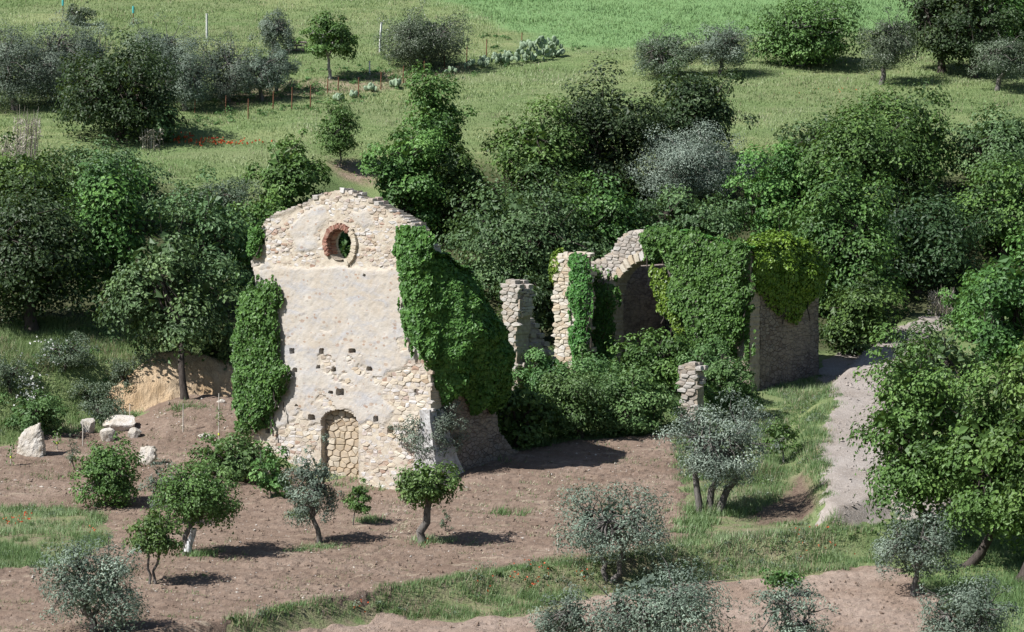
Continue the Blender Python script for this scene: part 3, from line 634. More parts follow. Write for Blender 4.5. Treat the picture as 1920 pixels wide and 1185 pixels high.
# blocked doorway
dbot = -.9; inf_y = .44
V, F, T = wall_mesh(lambda u, v: door_in(u, v, .10), dl - .2, dr + .2, dbot - .4, vap + .2, .07, inf_y + .3, lambda u, v: inf_y - .03 * (fbm(u * 3, v * 3, 87) - .5))
infill = obj_np('doorway_infill', V, F, M['mortar'], fac)
for st_ in rubble(lambda u, v: door_in(u, v, .02), dl, dr, dbot, vap, .22, .46, rng_(6)): lay(infill, st_, 'stone_ochre', inf_y - .0 - .04 * rng.random(), .20, rng, .94)
# doorway arch ring: thin plastered reveal ring
# corner buttress, battered
def prism(name, bot, topp, z0, z1, mat, parent, rough_=.06, n=14, m=10, seed=3):
    nb_ = len(bot); per = n * nb_; f = np.tile(np.arange(n) / n, nb_)[:, None]; e = np.repeat(np.arange(nb_), n)
    bo = np.array(bot, float); to = np.array(topp, float)
    b0 = bo[e] * (1 - f) + bo[(e + 1) % nb_] * f; t0 = to[e] * (1 - f) + to[(e + 1) % nb_] * f
    t_ = (np.arange(m + 1) / m)[:, None, None]; p = b0 * (1 - t_) + t0 * t_; z = (z0 + (z1 - z0) * t_[..., 0]) + p[..., 0] * 0
    q = rough_ * (fbm(p[..., 0] * 2.3 + seed, z * 2.3 + p[..., 1], seed) - .5) * 2
    V = np.stack([p[..., 0] + q, p[..., 1] + q * .7, z + q * .3], -1).reshape(-1, 3)
    i = np.arange(per); j = (i + 1) % per
    Fq = np.concatenate([np.stack([r * per + i, r * per + j, (r + 1) * per + j, (r + 1) * per + i], -1) for r in range(m)])
    c_ = len(V); V = np.concatenate([V, [V[m * per:].mean(0)]])
    V = np.concatenate([V, [V[:per].mean(0)]])
    Ft = np.concatenate([np.stack([m * per + i, m * per + j, np.full(per, c_)], -1), np.stack([j, i, np.full(per, c_ + 1)], -1)])
    return obj_np(name, V, [Fq, Ft], mat, parent)
prism('corner_buttress', [(WF - .95, -.32), (WF + .95, -.32), (WF + 1.15, 1.9), (WF - .85, 1.9)], [(WF - .42, -.07), (WF + .05, -.07), (WF + .05, .9), (WF - .4, .9)], -1.4, 3.5, M['render'], fac, rough_=.10)

# ---------------- right nave wall (shaded side)
PN = Plane((Rc[0], Rc[1], zf), R(90) - TH)                 # local x along the axis, local y inward (towards the nave)
nav = empty('nave_wall', PN.o, 'shaded side wall of the nave running back from the facade under thick ivy', 'wall', rotz=R(90) - TH)
top_n = lambda u: np.interp(u, [0, 1, 1.6, 2.2, 2.8, 3.3, 3.8, 4.1, 4.6, 7.5], [9.9, 9.75, 9.4, 9.2, 8.5, 7.7, 6.2, 4.6, 2.4, .6])
V, F, T = wall_mesh(lambda u, v: (v < top_n(u) - .5 + .7 * vn(u * 2, v * 0, 5)) & (u > .05), 0, 7.6, -.8, 10.4, .10, .75, lambda u, v: .08 * (fbm(u * 1.4, v * 1.4, 91) - .5) - .5 * np.maximum(0, 1 - v / 3.4) * sstep(5.5, 2, u))
obj_np('wall', V, F, M['rubble'], nav, tint=T)
rng = rng_(15)
for k in range(16):
    u = 2.0 + 2.0 * k / 15; put_stone(nav, 'stone_grey', (u, .25 + .2 * rng.random(), float(top_n(u)) - .12 + .1 * rng.random()), (.32, .35, .2), rng, name='capstone')
# ---------------- generic small ruin: a masonry stump with pickable stones
def ruin(name, label, base, rot, width, depth_, prof, seed, mat='stone_grey', ch=.165, sw=.40, drop=.5, smax=120):
    rng = rng_(seed); rt = empty(name, base, label, 'wall', rotz=rot)
    hmax = max(prof(np.linspace(0, width, 30)))
    mk = lambda u, v: (v < prof(u) - .12 + .16 * vn(u * 5, v * 0 + seed, 8)) & (u > .22 * vn(v * 3, v * 0 + seed, 9)) & (u < width - .28 * vn(v * 2.4, v * 0 + seed, 10))
    V, F, T = wall_mesh(mk, 0, width, -drop, hmax + .1, .08, depth_, lambda u, v: .06 * (fbm(u * 2, v * 2, seed) - .5))
    obj_np('core', V, F, M['mortar'], rt)
    k = 0
    for st_ in rubble(mk, 0, width, -drop, hmax, ch, sw, rng): lay(rt, st_, mat, -.0 + .06 * rng.random(), .20, rng, .95)
    for sgn, xx in ((-1, 0.03), (1, width - .06)):           # end faces
        for (cu, cv, w, h) in courses(lambda a, b: mk(np.full(np.shape(a), min(max(xx, .12), width - .15)), b) & (a > 0) & (a < depth_), .05, depth_ - .05, -drop, hmax, ch, sw, rng):
            put_stone(rt, mat, (xx, cu, cv), (w * .95, .18, h * .95), rng, rotz=sgn * math.pi / 2)
    n = int(width / .26)
    for q in range(n):
        for yy in (.15, depth_ - .18):
            u = (q + .5) * width / n; put_stone(rt, mat, (u, yy, float(prof(np.array([u]))[0]) - .06 + .05 * rng.random()), (.30, .34, .2), rng, name='capstone')
    return rt
def axis_point(c0, t): return np.array([c0[0] + AX[0] * t, c0[1] + AX[1] * t])
def zat(p): return float(H(p[0], p[1]))
def facade_frame(px, py_base, depthY):                     # point at a given depth under a sight line
    d = ray(px, py_base); d = d / d[1]; return np.array([d[0] * (depthY - CAMY), depthY])
def hgt(px, py, Y):
    d = ray(px, py); d = d / d[1]; return CAMZ + d[2] * (Y - CAMY)
# left nave wall stubs
p = facade_frame(938, 690, -4.4); z0 = hgt(938, 720, -4.4); s1 = PX = FPX / (175.6)
ruin('nave_wall_stub', 'broken pale stub of nave wall standing just behind the ivy mass', (p[0], p[1], z0), -TH, 1.15, 1.0, lambda u: np.interp(u, [0, .4, .8, 1.15], [4.45, 4.75, 4.7, 4.4]), 201, drop=.8)
p = facade_frame(968, 690, -3.6); z0 = hgt(968, 712, -3.6)
ruin('wall_stump', 'low crumbling rubble stump between the stub and the tall pier', (p[0], p[1], z0), -TH, 1.45, 1.0, lambda u: np.interp(u, [0, .3, .7, 1.0, 1.45], [2.7, 2.75, 2.1, 1.7, 1.1]), 202, drop=.8)
# tall pier with a sunlit face
p = facade_frame(1036, 690, .6); z0 = hgt(1036, 715, .6)
ruin('wall_pier', 'tall sunlit stone pier left of the arch with ivy on its top', (p[0], p[1], z0), -TH, 1.5, 1.3, lambda u: np.interp(u, [0, .25, .6, 1.5], [5.4, 5.9, 6.05, 6.0]), 203, mat='stone', drop=.8, ch=.165, sw=.42)
# free-standing pillar fragment near the olive
b = at(1290, 800); z0 = hgt(1265, 800, b[1])
ruin('wall_pillar', 'small free-standing stone pillar fragment beside the silvery olive', (b[0] - .42, b[1], z0), -TH + R(14), 1.05, .8, lambda u: np.interp(u, [0, .2, .6, 1.05], [2.45, 2.7, 2.78, 2.55]), 204, mat='stone_grey', drop=.8, ch=.145, sw=.40)

# ---------------- chancel: arch wall, side wall, back wall and vault
Cc = facade_frame(1407, 745, -3.4); zc = hgt(1407, 752, -3.4); WC = 9.15; CL = Cc - WC * UD; DC = 5.7
PC = Plane((CL[0], CL[1], zc), -TH)
cha = empty('chancel_ruin', PC.o, 'ivy-covered roofless chancel block with broken stepped wall and round arch opening', 'ruin', rotz=-TH)
outc = PC.poly([(1098, 830), (1100, 600), (1103, 494), (1125, 490), (1148, 472), (1158, 456), (1170, 441), (1188, 434), (1214, 433), (1260, 440), (1330, 452), (1400, 470)]) + [(WC, PC.uv(1400, 472)[1]), (WC, -2)]
oc_ = np.array(outc); al = PC.uv(1150, 580)[0]; ar = PC.uv(1312, 580)[0]; asp_ = PC.uv(1225, 572)[1]; aap = PC.uv(1225, 484)[1]; am = (al + ar) / 2; arx = (ar - al) / 2
def arch_in(u, v, g=0.0):
    k = (u - am) / (arx + g); return (np.abs(k) < 1) & (v < asp_ + (aap - asp_ + g) * np.sqrt(np.maximum(1 - k * k, 0)))
vtop = PC.uv(1400, 462)[1]
V, F, T = wall_mesh(lambda u, v: inside(outc, u, v + .12 * (vn(u * 4, v * 4, 4) - .5)) & ~arch_in(u, v), 0, WC, -1.5, oc_[:, 1].max() + .1, .08, .8, lambda u, v: .06 * (fbm(u * 2, v * 2, 95) - .5))
aw = obj_np('arch_wall', V, F, M['mortar'], cha)
rng = rng_(25)
for st_ in rubble(lambda u, v: inside(outc, u, v) & ~arch_in(u, v, .42) & (u < PC.uv(1232, 480)[0]) & (v > asp_ - 1.2), 0, WC, 0, 8.5, .16, .40, rng): lay(aw, st_, 'stone_grey', .0 + .05 * rng.random(), .18, rng)
for k in range(26):
    a = math.pi * (1 - (k + .5) / 26); g = .2
    put_stone(aw, 'stone', (am + math.cos(a) * (arx + g), .03, asp_ + math.sin(a) * (aap - asp_ + g)), (.46, .22, .27), rng, name='voussoir', roty=-math.atan2(math.sin(a) * arx, math.cos(a) * (aap - asp_)))
for q in range(22):
    u = PC.uv(1106, 500)[0] + q * .19; ok = [pp for pp in outc if True]
    uu = np.array([p_[0] for p_ in outc[2:12]]); vv = np.array([p_[1] for p_ in outc[2:12]])
    put_stone(aw, 'stone_grey', (u, .25, float(np.interp(u, uu, vv)) - .03), (.28, .4, .2), rng, name='capstone')
def slab(name, lo, hi_, mat, parent, seed):
    return prism(name, [(lo[0], lo[1]), (hi_[0], lo[1]), (hi_[0], hi_[1]), (lo[0], hi_[1])], [(lo[0], lo[1]), (hi_[0], lo[1]), (hi_[0], hi_[1]), (lo[0], hi_[1])], lo[2], hi_[2], mat, parent, rough_=.05, n=24, m=24, seed=seed)
slab('side_wall', (WC - .8, .803, -1.5), (WC, DC, vtop - .3), M['rubble'], cha, 11)
slab('side_wall', (.0, .803, -1.0), (.8, DC, vtop - 1.2), M['rubble'], cha, 12)
slab('back_wall', (.803, DC - .8, -.8), (WC - .803, DC - .003, vtop - .9), M['rubble_shade'], cha, 13)  # interior shade is painted into this wall's dark material

# ------------------------------------------------------------------ ivy
def ivy(name, label, sampler, n, seed, mat='ivy', size=.15, aspect=.85, root=None, stems=None, tintlo=.45):
    rng = rng_(seed); P, N = sampler(rng, n)
    n = len(P); T = tintlo + .2 * rng.normal(size=n) + .25 * (fbm(P[:, 0] * 1.1 + P[:, 1], P[:, 2] * 1.1, seed) - .5)
    N = nrm(N + np.array([0, 0, .38]) + rng.normal(size=(n, 3)) * .38)
    base = P.mean(0); base[2] = P[:, 2].min()
    rt = empty(name, base, label, 'ivy')
    V, F, T = leaves(P - base, N, size * (.55 + .9 * rng.random(n) ** 1.5), aspect, rng, T, fold=.14, droop=1.6)
    obj_np('foliage', V, F, M[mat], rt, tint=T)
    A = Acc()                                               # woody stems climbing inside
    for k in range(5):
        i_ = rng.integers(0, n); q = P[i_] - base - N[i_] * .22; q2 = q + np.array([rng.normal() * .15, rng.normal() * .1, -min(1.2, max(q[2] - .1, .1))])
        obj_np('stem', *tube(jag(q2, q, 6, .05, rng), np.linspace(.035, .015, 6), 5), M['bark'], rt, smooth=True)
    return rt
def plane_sampler(pl, poly, thick=.35, edge=.35, off=0.0, layers=.35, rough=.8):
    p = np.array(poly)
    def f(rng, n):
        u = rng.uniform(p[:, 0].min() - .1, p[:, 0].max() + .1, n * 4); v = rng.uniform(p[:, 1].min() - .1, p[:, 1].max() + .1, n * 4)
        sd = sdist(poly, u, v) + .75 * (fbm(u * 1.6, v * 1.1, 7) - .5) + .4 * (fbm(u * 5, v * 2.5, 6, 2) - .5); k = (sd > -.02) | ((sd > -.5) & (vn(u * 9, v * .9, 77) > .80)); sd = np.maximum(sd, .0); u, v, sd = u[k][:n], v[k][:n], sd[k][:n]
        T = lambda u_, v_, s_: thick * np.sqrt(np.clip(s_ / edge, 0.02, 1)) * (.55 + rough * fbm(u_ * 1.3, v_ * 1.3, 8, 3)) + .16 * fbm(u_ * 4, v_ * 4, 19, 2)
        e = .06; t0 = T(u, v, sd); tu = (T(u + e, v, sd) - t0) / e; tv = (T(u, v + e, sd) - t0) / e
        lay = 1 - layers * rng.random(len(u)) ** 1.5
        pos = pl.o + u[:, None] * pl.u + v[:, None] * np.array([0, 0, 1.]) + (off - t0 * lay - .03)[:, None] * pl.i
        N = nrm(-pl.i - tu[:, None] * pl.u - tv[:, None] * np.array([0, 0, 1.])); return pos, N
    return f
ivy('wall_ivy', 'dark green ivy curtain hanging down the left edge of the facade', plane_sampler(PF, PF.poly([(478, 518), (484, 535), (500, 530), (524, 524), (528, 560), (521, 600), (527, 640), (534, 670), (546, 690), (544, 712), (522, 758), (497, 800), (478, 815), (458, 805), (444, 745), (446, 640), (454, 560), (466, 525)]), .45, .5), 8500, 301)
ivy('wall_ivy', 'small ivy tuft clinging to the upper left shoulder of the gable', plane_sampler(PF, PF.poly([(476, 425), (492, 420), (497, 450), (488, 470), (474, 478), (470, 445)]), .2, .3), 600, 302)
fr_poly = PF.poly([(757, 438), (775, 430), (800, 430), (815, 440), (822, 670), (800, 668), (782, 645), (766, 622), (754, 592), (768, 575), (764, 545), (755, 505), (751, 470)])
a_s = plane_sampler(PF, fr_poly, .5, .6)
def nave_mass(rng, n):
    ptop = lambda u: np.interp(u, [-.3, .3, 1, 1.6, 2.2, 2.8, 3.3, 3.8, 4.2], [10.0, 10.0, 9.8, 9.45, 9.25, 8.6, 7.8, 6.4, 5.0]) + .25 * (vn(u * 2.5, u * 0, 3) - .5)
    pbot = lambda u: -.5 + 1.3 * vn(u * 2.2, u * 0, 37) + np.interp(u, [-.3, .0, .8, 1.6, 3, 5, 6.5, 7], [5.2, 4.9, 4.1, 3.6, 3.1, 3.1, 3.1, 3.1])
    u = rng.uniform(-.35, 4.15, n); f = rng.random(n)
    def surf(u, f):
        t_ = ptop(u); b_ = pbot(u); v = b_ + (t_ - b_) * f
        bul = np.interp(f, [0, .1, .25, .45, .7, .9, 1.0], [.25, .95, 1.55, 1.85, 1.45, .75, .08]) * np.interp(u, [-.35, .1, .6, 1.5, 3.3, 3.9, 4.15], [.2, .4, .8, 1.0, 1.0, .75, .1])
        bul = bul * (.72 + .55 * fbm(u * .9, v * .9, 13, 3)) + .35 * (fbm(u * 2.2, v * 2.2, 14, 2) - .5) + .12 * (fbm(u * 5, v * 5, 15, 2) - .5)
        return PN.o + u[:, None] * PN.u + v[:, None] * np.array([0, 0, 1.]) - np.maximum(bul, .05)[:, None] * PN.i
    p0 = surf(u, f); pu = surf(u + .05, f) - p0; pf = surf(u, np.minimum(f + .012, 1.0)) - surf(u, np.minimum(f + .012, 1.0) - .012)
    N = nrm(np.cross(pu, pf)); N = np.where((N @ PN.i)[:, None] > .3, -N, N)
    p0 = p0 + PN.i * (.35 * rng.random(n) ** 1.6)[:, None]
    # leaves over the wall's top
    m = n // 9; u2 = rng.uniform(-.2, 3.8, m); y2 = rng.uniform(-.4, .8, m)
    t2 = PN.o + u2[:, None] * PN.u + y2[:, None] * PN.i + np.stack([u2 * 0, u2 * 0, ptop(u2) + .12 * rng.random(m) - .1], -1)
    a, b = a_s(rng, n // 5)
    return np.concatenate([p0, t2, a]), np.concatenate([N, np.tile([0, 0, 1.], (m, 1)) - PN.i * .2, b])
ivy('wall_ivy', 'huge bulging mass of ivy smothering the right corner and side of the facade', nave_mass, 24000, 303, size=.18)
ivy('wall_ivy', 'broad sheet of ivy covering the right half of the arch wall', plane_sampler(PC, PC.poly([(1206, 440), (1222, 430), (1260, 428), (1325, 440), (1345, 458), (1372, 452), (1398, 460), (1412, 470), (1416, 560), (1408, 640), (1392, 650), (1375, 672), (1350, 650), (1320, 665), (1300, 650), (1290, 610), (1262, 570), (1250, 545), (1258, 515), (1245, 488), (1228, 486), (1212, 470)]), .55, .5), 12000, 304, size=.16)
ivy('wall_ivy', 'trailing ivy on the left jamb of the arch', plane_sampler(PC, PC.poly([(1100, 500), (1122, 505), (1140, 540), (1152, 520), (1165, 512), (1158, 560), (1156, 600), (1158, 660), (1150, 700), (1105, 710), (1098, 600)]), .35, .4, rough=1.0), 3600, 305, size=.15)
PP = Plane((*facade_frame(1036, 690, .6), 0), -TH)
ivy('wall_ivy', 'dark ivy strand down the right side of the tall pier', plane_sampler(PP, PP.poly([(1074, 480), (1104, 478), (1112, 520), (1108, 600), (1104, 690), (1082, 700), (1078, 610), (1072, 540)]), .35, .35), 2600, 306, size=.15)
def dome_sampler(c, r, zlo=-.3):
    def f(rng, n):
        D = nrm(rng.normal(size=(n * 2, 3))); D = D[D[:, 2] > zlo][:n]
        l = .8 + .4 * fbm(D[:, 0] * 2.2 + 5, D[:, 1] * 2.2 + D[:, 2] * 2, 23, 3)
        return np.asarray(c) + D * l[:, None] * np.asarray(r) * (1 - .2 * rng.random(len(D))[:, None] ** 2), D
    return f
pt = np.array([*facade_frame(1056, 500, .9), hgt(1056, 500, .9)])
ivy('wall_ivy', 'yellow-green ivy tuft capping the left side of the tall pier', dome_sampler(pt - [.12, .1, 0.1], (.55, .5, .95), -.9), 1500, 307, 'ivy_yellow', .15)
def top_ivy(rng, n):                                        # over the thickness of the arch wall
    u = rng.uniform(PC.uv(1212, 440)[0], WC + .05, n); w = rng.uniform(-.15, .95, n)
    uu = np.array([p_[0] for p_ in outc[2:12]] + [WC]); vv = np.array([p_[1] for p_ in outc[2:12]] + [vtop - .2]); o_ = np.argsort(uu)
    z = np.interp(u, uu[o_], vv[o_]) + .32 * fbm(u * 1.4, w * 1.4, 33, 3) + .02
    return PC.o + u[:, None] * PC.u + w[:, None] * PC.i + np.stack([u * 0, u * 0, z - .12 * rng.random(n)], -1), np.tile([0, 0, 1.], (n, 1))
ivy('wall_top_ivy', 'low carpet of ivy growing along the top of the arch wall', top_ivy, 1800, 308, size=.16)
PS = Plane((Cc[0], Cc[1], zc), R(90) - TH)
def side_mass(rng, n):
    pb = lambda u: np.interp(u, [.1, .7, 1.6, 2.6, 3.4, 4.4, 5.2, 5.9], [5.8, 4.8, 4.3, 3.5, 3.3, 4.1, 4.9, 5.2]) + .5 * (vn(u * 2.4, u * 0, 3) - .5)
    pt_ = lambda u: np.interp(u, [.1, 1, 3, 5, 5.9], [vtop - .1, vtop + .1, vtop + .1, vtop - .2, vtop - .8])
    u = rng.uniform(.12, 5.9, n); f = rng.random(n) ** .8
    def surf(u, f):
        b_ = pb(u); t_ = pt_(u); v = b_ + (t_ - b_) * f
        bul = np.interp(f, [0, .15, .4, .65, .85, 1], [.1, .5, .85, .95, .6, -.2]) * np.interp(u, [.1, .8, 3, 5, 5.9], [.25, .75, 1, .9, .4]) * (.6 + .8 * fbm(u * 1.0, v * 1.0, 43, 3)) + .2 * (fbm(u * 3, v * 3, 44, 2) - .5)
        return PS.o + u[:, None] * PS.u + v[:, None] * np.array([0, 0, 1.]) - bul[:, None] * PS.i
    p0 = surf(u, f); pu = surf(u + .05, f) - p0; pf = surf(u, np.minimum(f + .02, 1)) - surf(u, np.minimum(f + .02, 1) - .02)
    N = nrm(np.cross(pu, pf)); N = np.where((N @ PS.i)[:, None] > .3, -N, N)
    m = n // 5; u2 = rng.uniform(.1, 5.8, m); y2 = rng.uniform(-.3, 2.0, m)
    t2 = PS.o + u2[:, None] * PS.u + y2[:, None] * PS.i + np.stack([u2 * 0, u2 * 0, pt_(u2) + .15 - .1 * y2 - .15 * rng.random(m)], -1)
    dn = []; dp = []
    for (uu, yy, zz, r_) in ((1.2, .3, .1, .8), (2.6, .1, .0, 1.0), (3.9, .0, -.25, .9), (4.9, .1, -.8, .8), (2.0, -.4, -.9, .8), (3.3, -.6, -1.1, .8), (4.4, -.3, -1.6, .7), (3.0, .9, .25, .8)):
        D = nrm(rng.normal(size=(n // 7, 3)) + [0, 0, .35]); l = .75 + .5 * fbm(D[:, 0] * 2.2 + uu, D[:, 1] * 2.2 + D[:, 2] * 2, 23, 3)
        dp.append(PS.o + uu * PS.u + yy * PS.i + np.array([0, 0, vtop + zz - .4]) + D * (l * r_ * (1 - .2 * rng.random(len(D))))[:, None]); dn.append(D)
    return np.concatenate([p0 + PS.i * (.25 * rng.random(n) ** 1.6)[:, None], t2] + dp), np.concatenate([N, np.tile([0, 0, 1.], (m, 1))] + dn)
ivy('wall_ivy', 'bright yellow-green creeper hanging over the shaded right end wall of the chancel', side_mass, 9000, 309, 'ivy_yellow', .16)
aj = PC.uv(1245, 560)
ivy('wall_ivy', 'lighter yellow ivy fringe hanging at the right edge of the arch opening', plane_sampler(PC, PC.poly([(1228, 505), (1250, 500), (1268, 530), (1285, 570), (1290, 620), (1275, 640), (1262, 600), (1245, 580), (1232, 540)]), .3, .3, off=-.1), 1500, 310, 'ivy_yellow', .15)

# ------------------------------------------------------------------ trees: (base px), (crown box)
exec_trees = []
def TR(*a, **k): tree(*a, **k)
o = 'olive trees in the ploughed field'
TR('olive_tree', 'round grey olive at the bottom left corner with its crown near the ground', 'olive tree', (182, 1192), (68, 1012, 272, 1182), 'olive', 11, o, fork=.75, dens=.85)
TR('fruit_tree', 'small forked fruit tree just right of the bottom left olive', 'fruit tree', (285, 1097), (235, 955, 342, 1042), 'fruit', 12, trunks=2, trunk_r=.085, dens=.8, fork=.7)
TR('fruit_tree', 'leaning fruit tree with whitewashed trunk among the left trees', 'fruit tree', (352, 1042), (290, 866, 448, 988), 'fruit', 13, trunk_r=.14, leaf=.9, fork=.8, whitewash=True, lean=-.25, bark_m='bark_olive')
TR('olive_tree', 'thin grey olive half hidden behind the leaning whitewashed tree', 'olive tree', (318, 985), (266, 862, 350, 955), 'olive', 14, o, dens=.55)
TR('fruit_tree', 'dense bright green bushy tree in front of the white boulders', 'fruit tree', (200, 952), (138, 826, 262, 945), 'fruit', 15, dens=1.1, fork=.9, leaf=1.0)
TR('shrub', 'sprawling green shrub at the left foot of the facade', 'shrub', (445, 900), (352, 808, 520, 905), 'shrub', 16, dens=.8)
TR('fig_tree', 'young fig with pale bare branches by the left foot of the facade', 'fig tree', (518, 935), (470, 832, 545, 925), 'fig', 17, dens=.7, trunks=2, trunk_r=.05)
TR('olive_tree', 'slender olive standing in front of the blocked doorway', 'olive tree', (602, 1022), (528, 822, 640, 985), 'olive', 18, o, dens=.8, trunk_r=.13, fork=.85)
TR('sapling', 'tiny green sapling with thin stem right of the doorway olive', 'sapling', (660, 988), (644, 898, 695, 962), 'fruit', 19, dens=.8, leaf=.7, trunk_r=.03)
TR('fruit_tree', 'pollarded fruit tree with thick grey trunk and bright leaves in mid field', 'fruit tree', (787, 1022), (744, 868, 864, 948), 'fruit', 20, trunk_r=.2, fork=.95, trunks=1, leaf=1.1, dens=1.1)
TR('olive_tree', 'airy dark-limbed olive growing against the corner buttress', 'olive tree', (805, 905), (742, 730, 874, 858), 'olive', 21, o, trunks=2, dens=1.0, trunk_r=.1, fork=1.0)
TR('olive_tree', 'large silvery olive with several trunks below the chancel', 'olive tree', (1330, 962), (1243, 742, 1446, 908), 'olive_silver', 22, o, trunks=3, trunk_r=.27, fork=.75, dens=.75)
TR('olive_tree', 'spreading twin-trunked olive in the grass strip at lower centre', 'olive tree', (1140, 1085), (1043, 908, 1254, 1045), 'olive', 23, o, trunks=2, trunk_r=.16, fork=.75, dens=.75)
TR('olive_tree', 'broad grey olive crown cut by the bottom edge right of centre', 'olive tree', (1210, 1235), (1090, 1048, 1368, 1225), 'olive', 24, o, dens=.8)
TR('olive_tree', 'lower grey olive crown at the bottom edge left of the broad one', 'olive tree', (1080, 1240), (992, 1098, 1130, 1220), 'olive', 25, o, dens=.75)
TR('olive_tree', 'sparse twiggy olive at the bottom edge on the bare lower field', 'olive tree', (1480, 1235), (1398, 1092, 1562, 1215), 'olive', 26, o, dens=.55)
TR('olive_tree', 'crooked dark-trunked olive below the big oaks at lower right', 'olive tree', (1710, 1118), (1640, 955, 1800, 1085), 'olive', 27, o, dens=.8, trunk_r=.13, fork=.8)
TR('olive_tree', 'leaning grey olive in the bottom right corner', 'olive tree', (1745, 1225), (1722, 1082, 1905, 1210), 'olive', 28, o, dens=.95)
TR('fig_tree', 'small fig with white branches in the verge beside the track', 'fig tree', (1470, 868), (1432, 785, 1500, 848), 'fig', 29, dens=.6, trunk_r=.05, leaf=.8)
TR('sapling', 'little bare sapling beside the pollarded fruit tree shadow', 'sapling', (836, 1000), (824, 955, 850, 992), 'shrub_grey', 30, dens=.4, leaf=.6, trunk_r=.02)
TR('sapling', 'grey twiggy sapling between the standing slab and the bushy green tree', 'sapling', (138, 885), (124, 812, 150, 868), 'shrub_grey', 31, dens=.5, leaf=.6, trunk_r=.03)
TR('fig_tree', 'low leafy fig branch on the lower field at right', 'fig tree', (1462, 1120), (1425, 1065, 1505, 1105), 'fig', 32, dens=.5, leaf=.8, trunk_r=.04)
g = 'big leafy trees right of the track'
TR('oak_tree', 'tall light green oak overhanging the gravel track', 'oak tree', (1760, 1020), (1610, 625, 1835, 962), 'oak_bright', 41, g, fork=.9, leaf=.85, dens=1.1, trunk_r=.2)
TR('oak_tree', 'dense bright oak at the right edge with dark trunk in shade', 'oak tree', (1805, 1062), (1765, 690, 1990, 1005), 'oak_bright', 42, g, fork=.9, trunk_r=.22, leaf=.9, dens=1.1)
TR('oak_tree', 'oak cut by the right edge behind the bright one', 'oak tree', (1915, 1090), (1850, 560, 2080, 1000), 'oak_bright', 43, g, fork=.9, dens=1.0)
TR('oak_tree', 'grey-green young oak on the bank above the track bend', 'oak tree', (1745, 805), (1668, 600, 1840, 790), 'oak_grey', 44, g, leaf=.85)
TR('oak_tree', 'green oak on the right edge level with the ivy block', 'oak tree', (1880, 740), (1800, 440, 1990, 700), 'oak', 45, g)
TR('shrub', 'leafy bush at the right edge just above the track end', 'shrub', (1830, 640), (1765, 510, 1890, 640), 'oak_bright', 46, leaf=.8)
# middle wood
g = 'oaks of the wooded bank'
TR('oak_tree', 'spreading oak with curved dark trunk in front of the clay bank', 'oak tree', (348, 752), (190, 395, 445, 668), 'oak_grey', 51, g, trunk_r=.2, fork=.78, lean=-.2, depth=.7, back=1.6)
TR('oak_tree', 'dark dense oak at the left edge of the wooded slope', 'oak tree', (60, 620), (-90, 330, 190, 600), 'oak_dark', 52, g, fork=.4)
TR('oak_tree', 'oak above the clay bank between the left edge and the facade', 'oak tree', (215, 600), (110, 300, 300, 570), 'oak', 53, g, fork=.4)
TR('oak_tree', 'oak with rounded crown close behind the left shoulder of the facade', 'oak tree', (400, 590), (300, 330, 485, 590), 'oak_grey', 54, g, fork=.4)
TR('oak_tree', 'low oak thicket at the upper left edge of the wooded slope', 'oak tree', (40, 470), (-80, 270, 150, 440), 'oak', 55, g, fork=.4)
TR('oak_tree', 'low oak thicket below the grassy clearing at left', 'oak tree', (190, 430), (90, 268, 330, 420), 'oak_grey', 56, g, fork=.4)
TR('oak_tree', 'small bright oak touching the left slope of the gable', 'oak tree', (535, 440), (465, 255, 615, 430), 'oak_bright', 57, g, fork=.5, leaf=.9)
TR('sapling', 'slim young tree with bare stem above the gable peak', 'sapling', (637, 314), (592, 185, 674, 290), 'fruit', 58, trunk_r=.06, dens=.9)
TR('oak_tree', 'upright bright oak with tall spire rising right of the gable', 'oak tree', (800, 400), (745, 132, 888, 400), 'oak_bright', 59, g, fork=.5)
TR('oak_tree', 'wider bright oak directly right of the gable slope', 'oak tree', (760, 455), (682, 225, 840, 440), 'oak_bright', 60, g, fork=.5)
TR('oak_tree', 'leafy oak behind the top of the ivy mass', 'oak tree', (850, 450), (790, 280, 920, 450), 'oak', 61, g, fork=.5)
TR('oak_tree', 'tall rounded green oak in the middle of the background wood', 'oak tree', (1000, 420), (900, 190, 1110, 420), 'oak_bright', 62, g, fork=.5)
TR('oak_tree', 'dark tall oak at the centre of the background wood', 'oak tree', (1130, 380), (1030, 130, 1250, 380), 'oak_dark', 63, g, fork=.5)
TR('oak_tree', 'dark brownish oak at the right end of the centre wood', 'oak tree', (1300, 330), (1205, 125, 1400, 300), 'oak_dark', 64, g, fork=.5)
TR('olive_tree', 'silvery olive crown glowing among dark oaks above the arch', 'olive tree', (1295, 405), (1185, 235, 1402, 375), 'olive_silver', 65, fork=.6, dens=1.0)
TR('oak_tree', 'broad grey-green oak behind the broken nave walls', 'oak tree', (985, 560), (830, 320, 1145, 560), 'oak_grey', 66, g, fork=.4, depth=.8)
TR('oak_tree', 'dark oak between the grey-green oak and the arch', 'oak tree', (1150, 520), (1060, 330, 1230, 520), 'oak', 67, g, fork=.4)
TR('oak_tree', 'low grey-green oak just above the ivy-topped chancel', 'oak tree', (1260, 500), (1150, 355, 1400, 470), 'oak_grey', 68, g, fork=.3)
TR('oak_tree', 'bright oak behind the chancel right of the silvery olive', 'oak tree', (1460, 470), (1370, 270, 1560, 470), 'oak_bright', 69, g, fork=.5)
TR('oak_tree', 'large full oak at right above the ivy block', 'oak tree', (1600, 480), (1500, 200, 1720, 470), 'oak', 70, g, fork=.5)
TR('oak_tree', 'tall oak with two leafy spires at upper right', 'oak tree', (1700, 400), (1600, 165, 1800, 380), 'oak', 71, g, fork=.5)
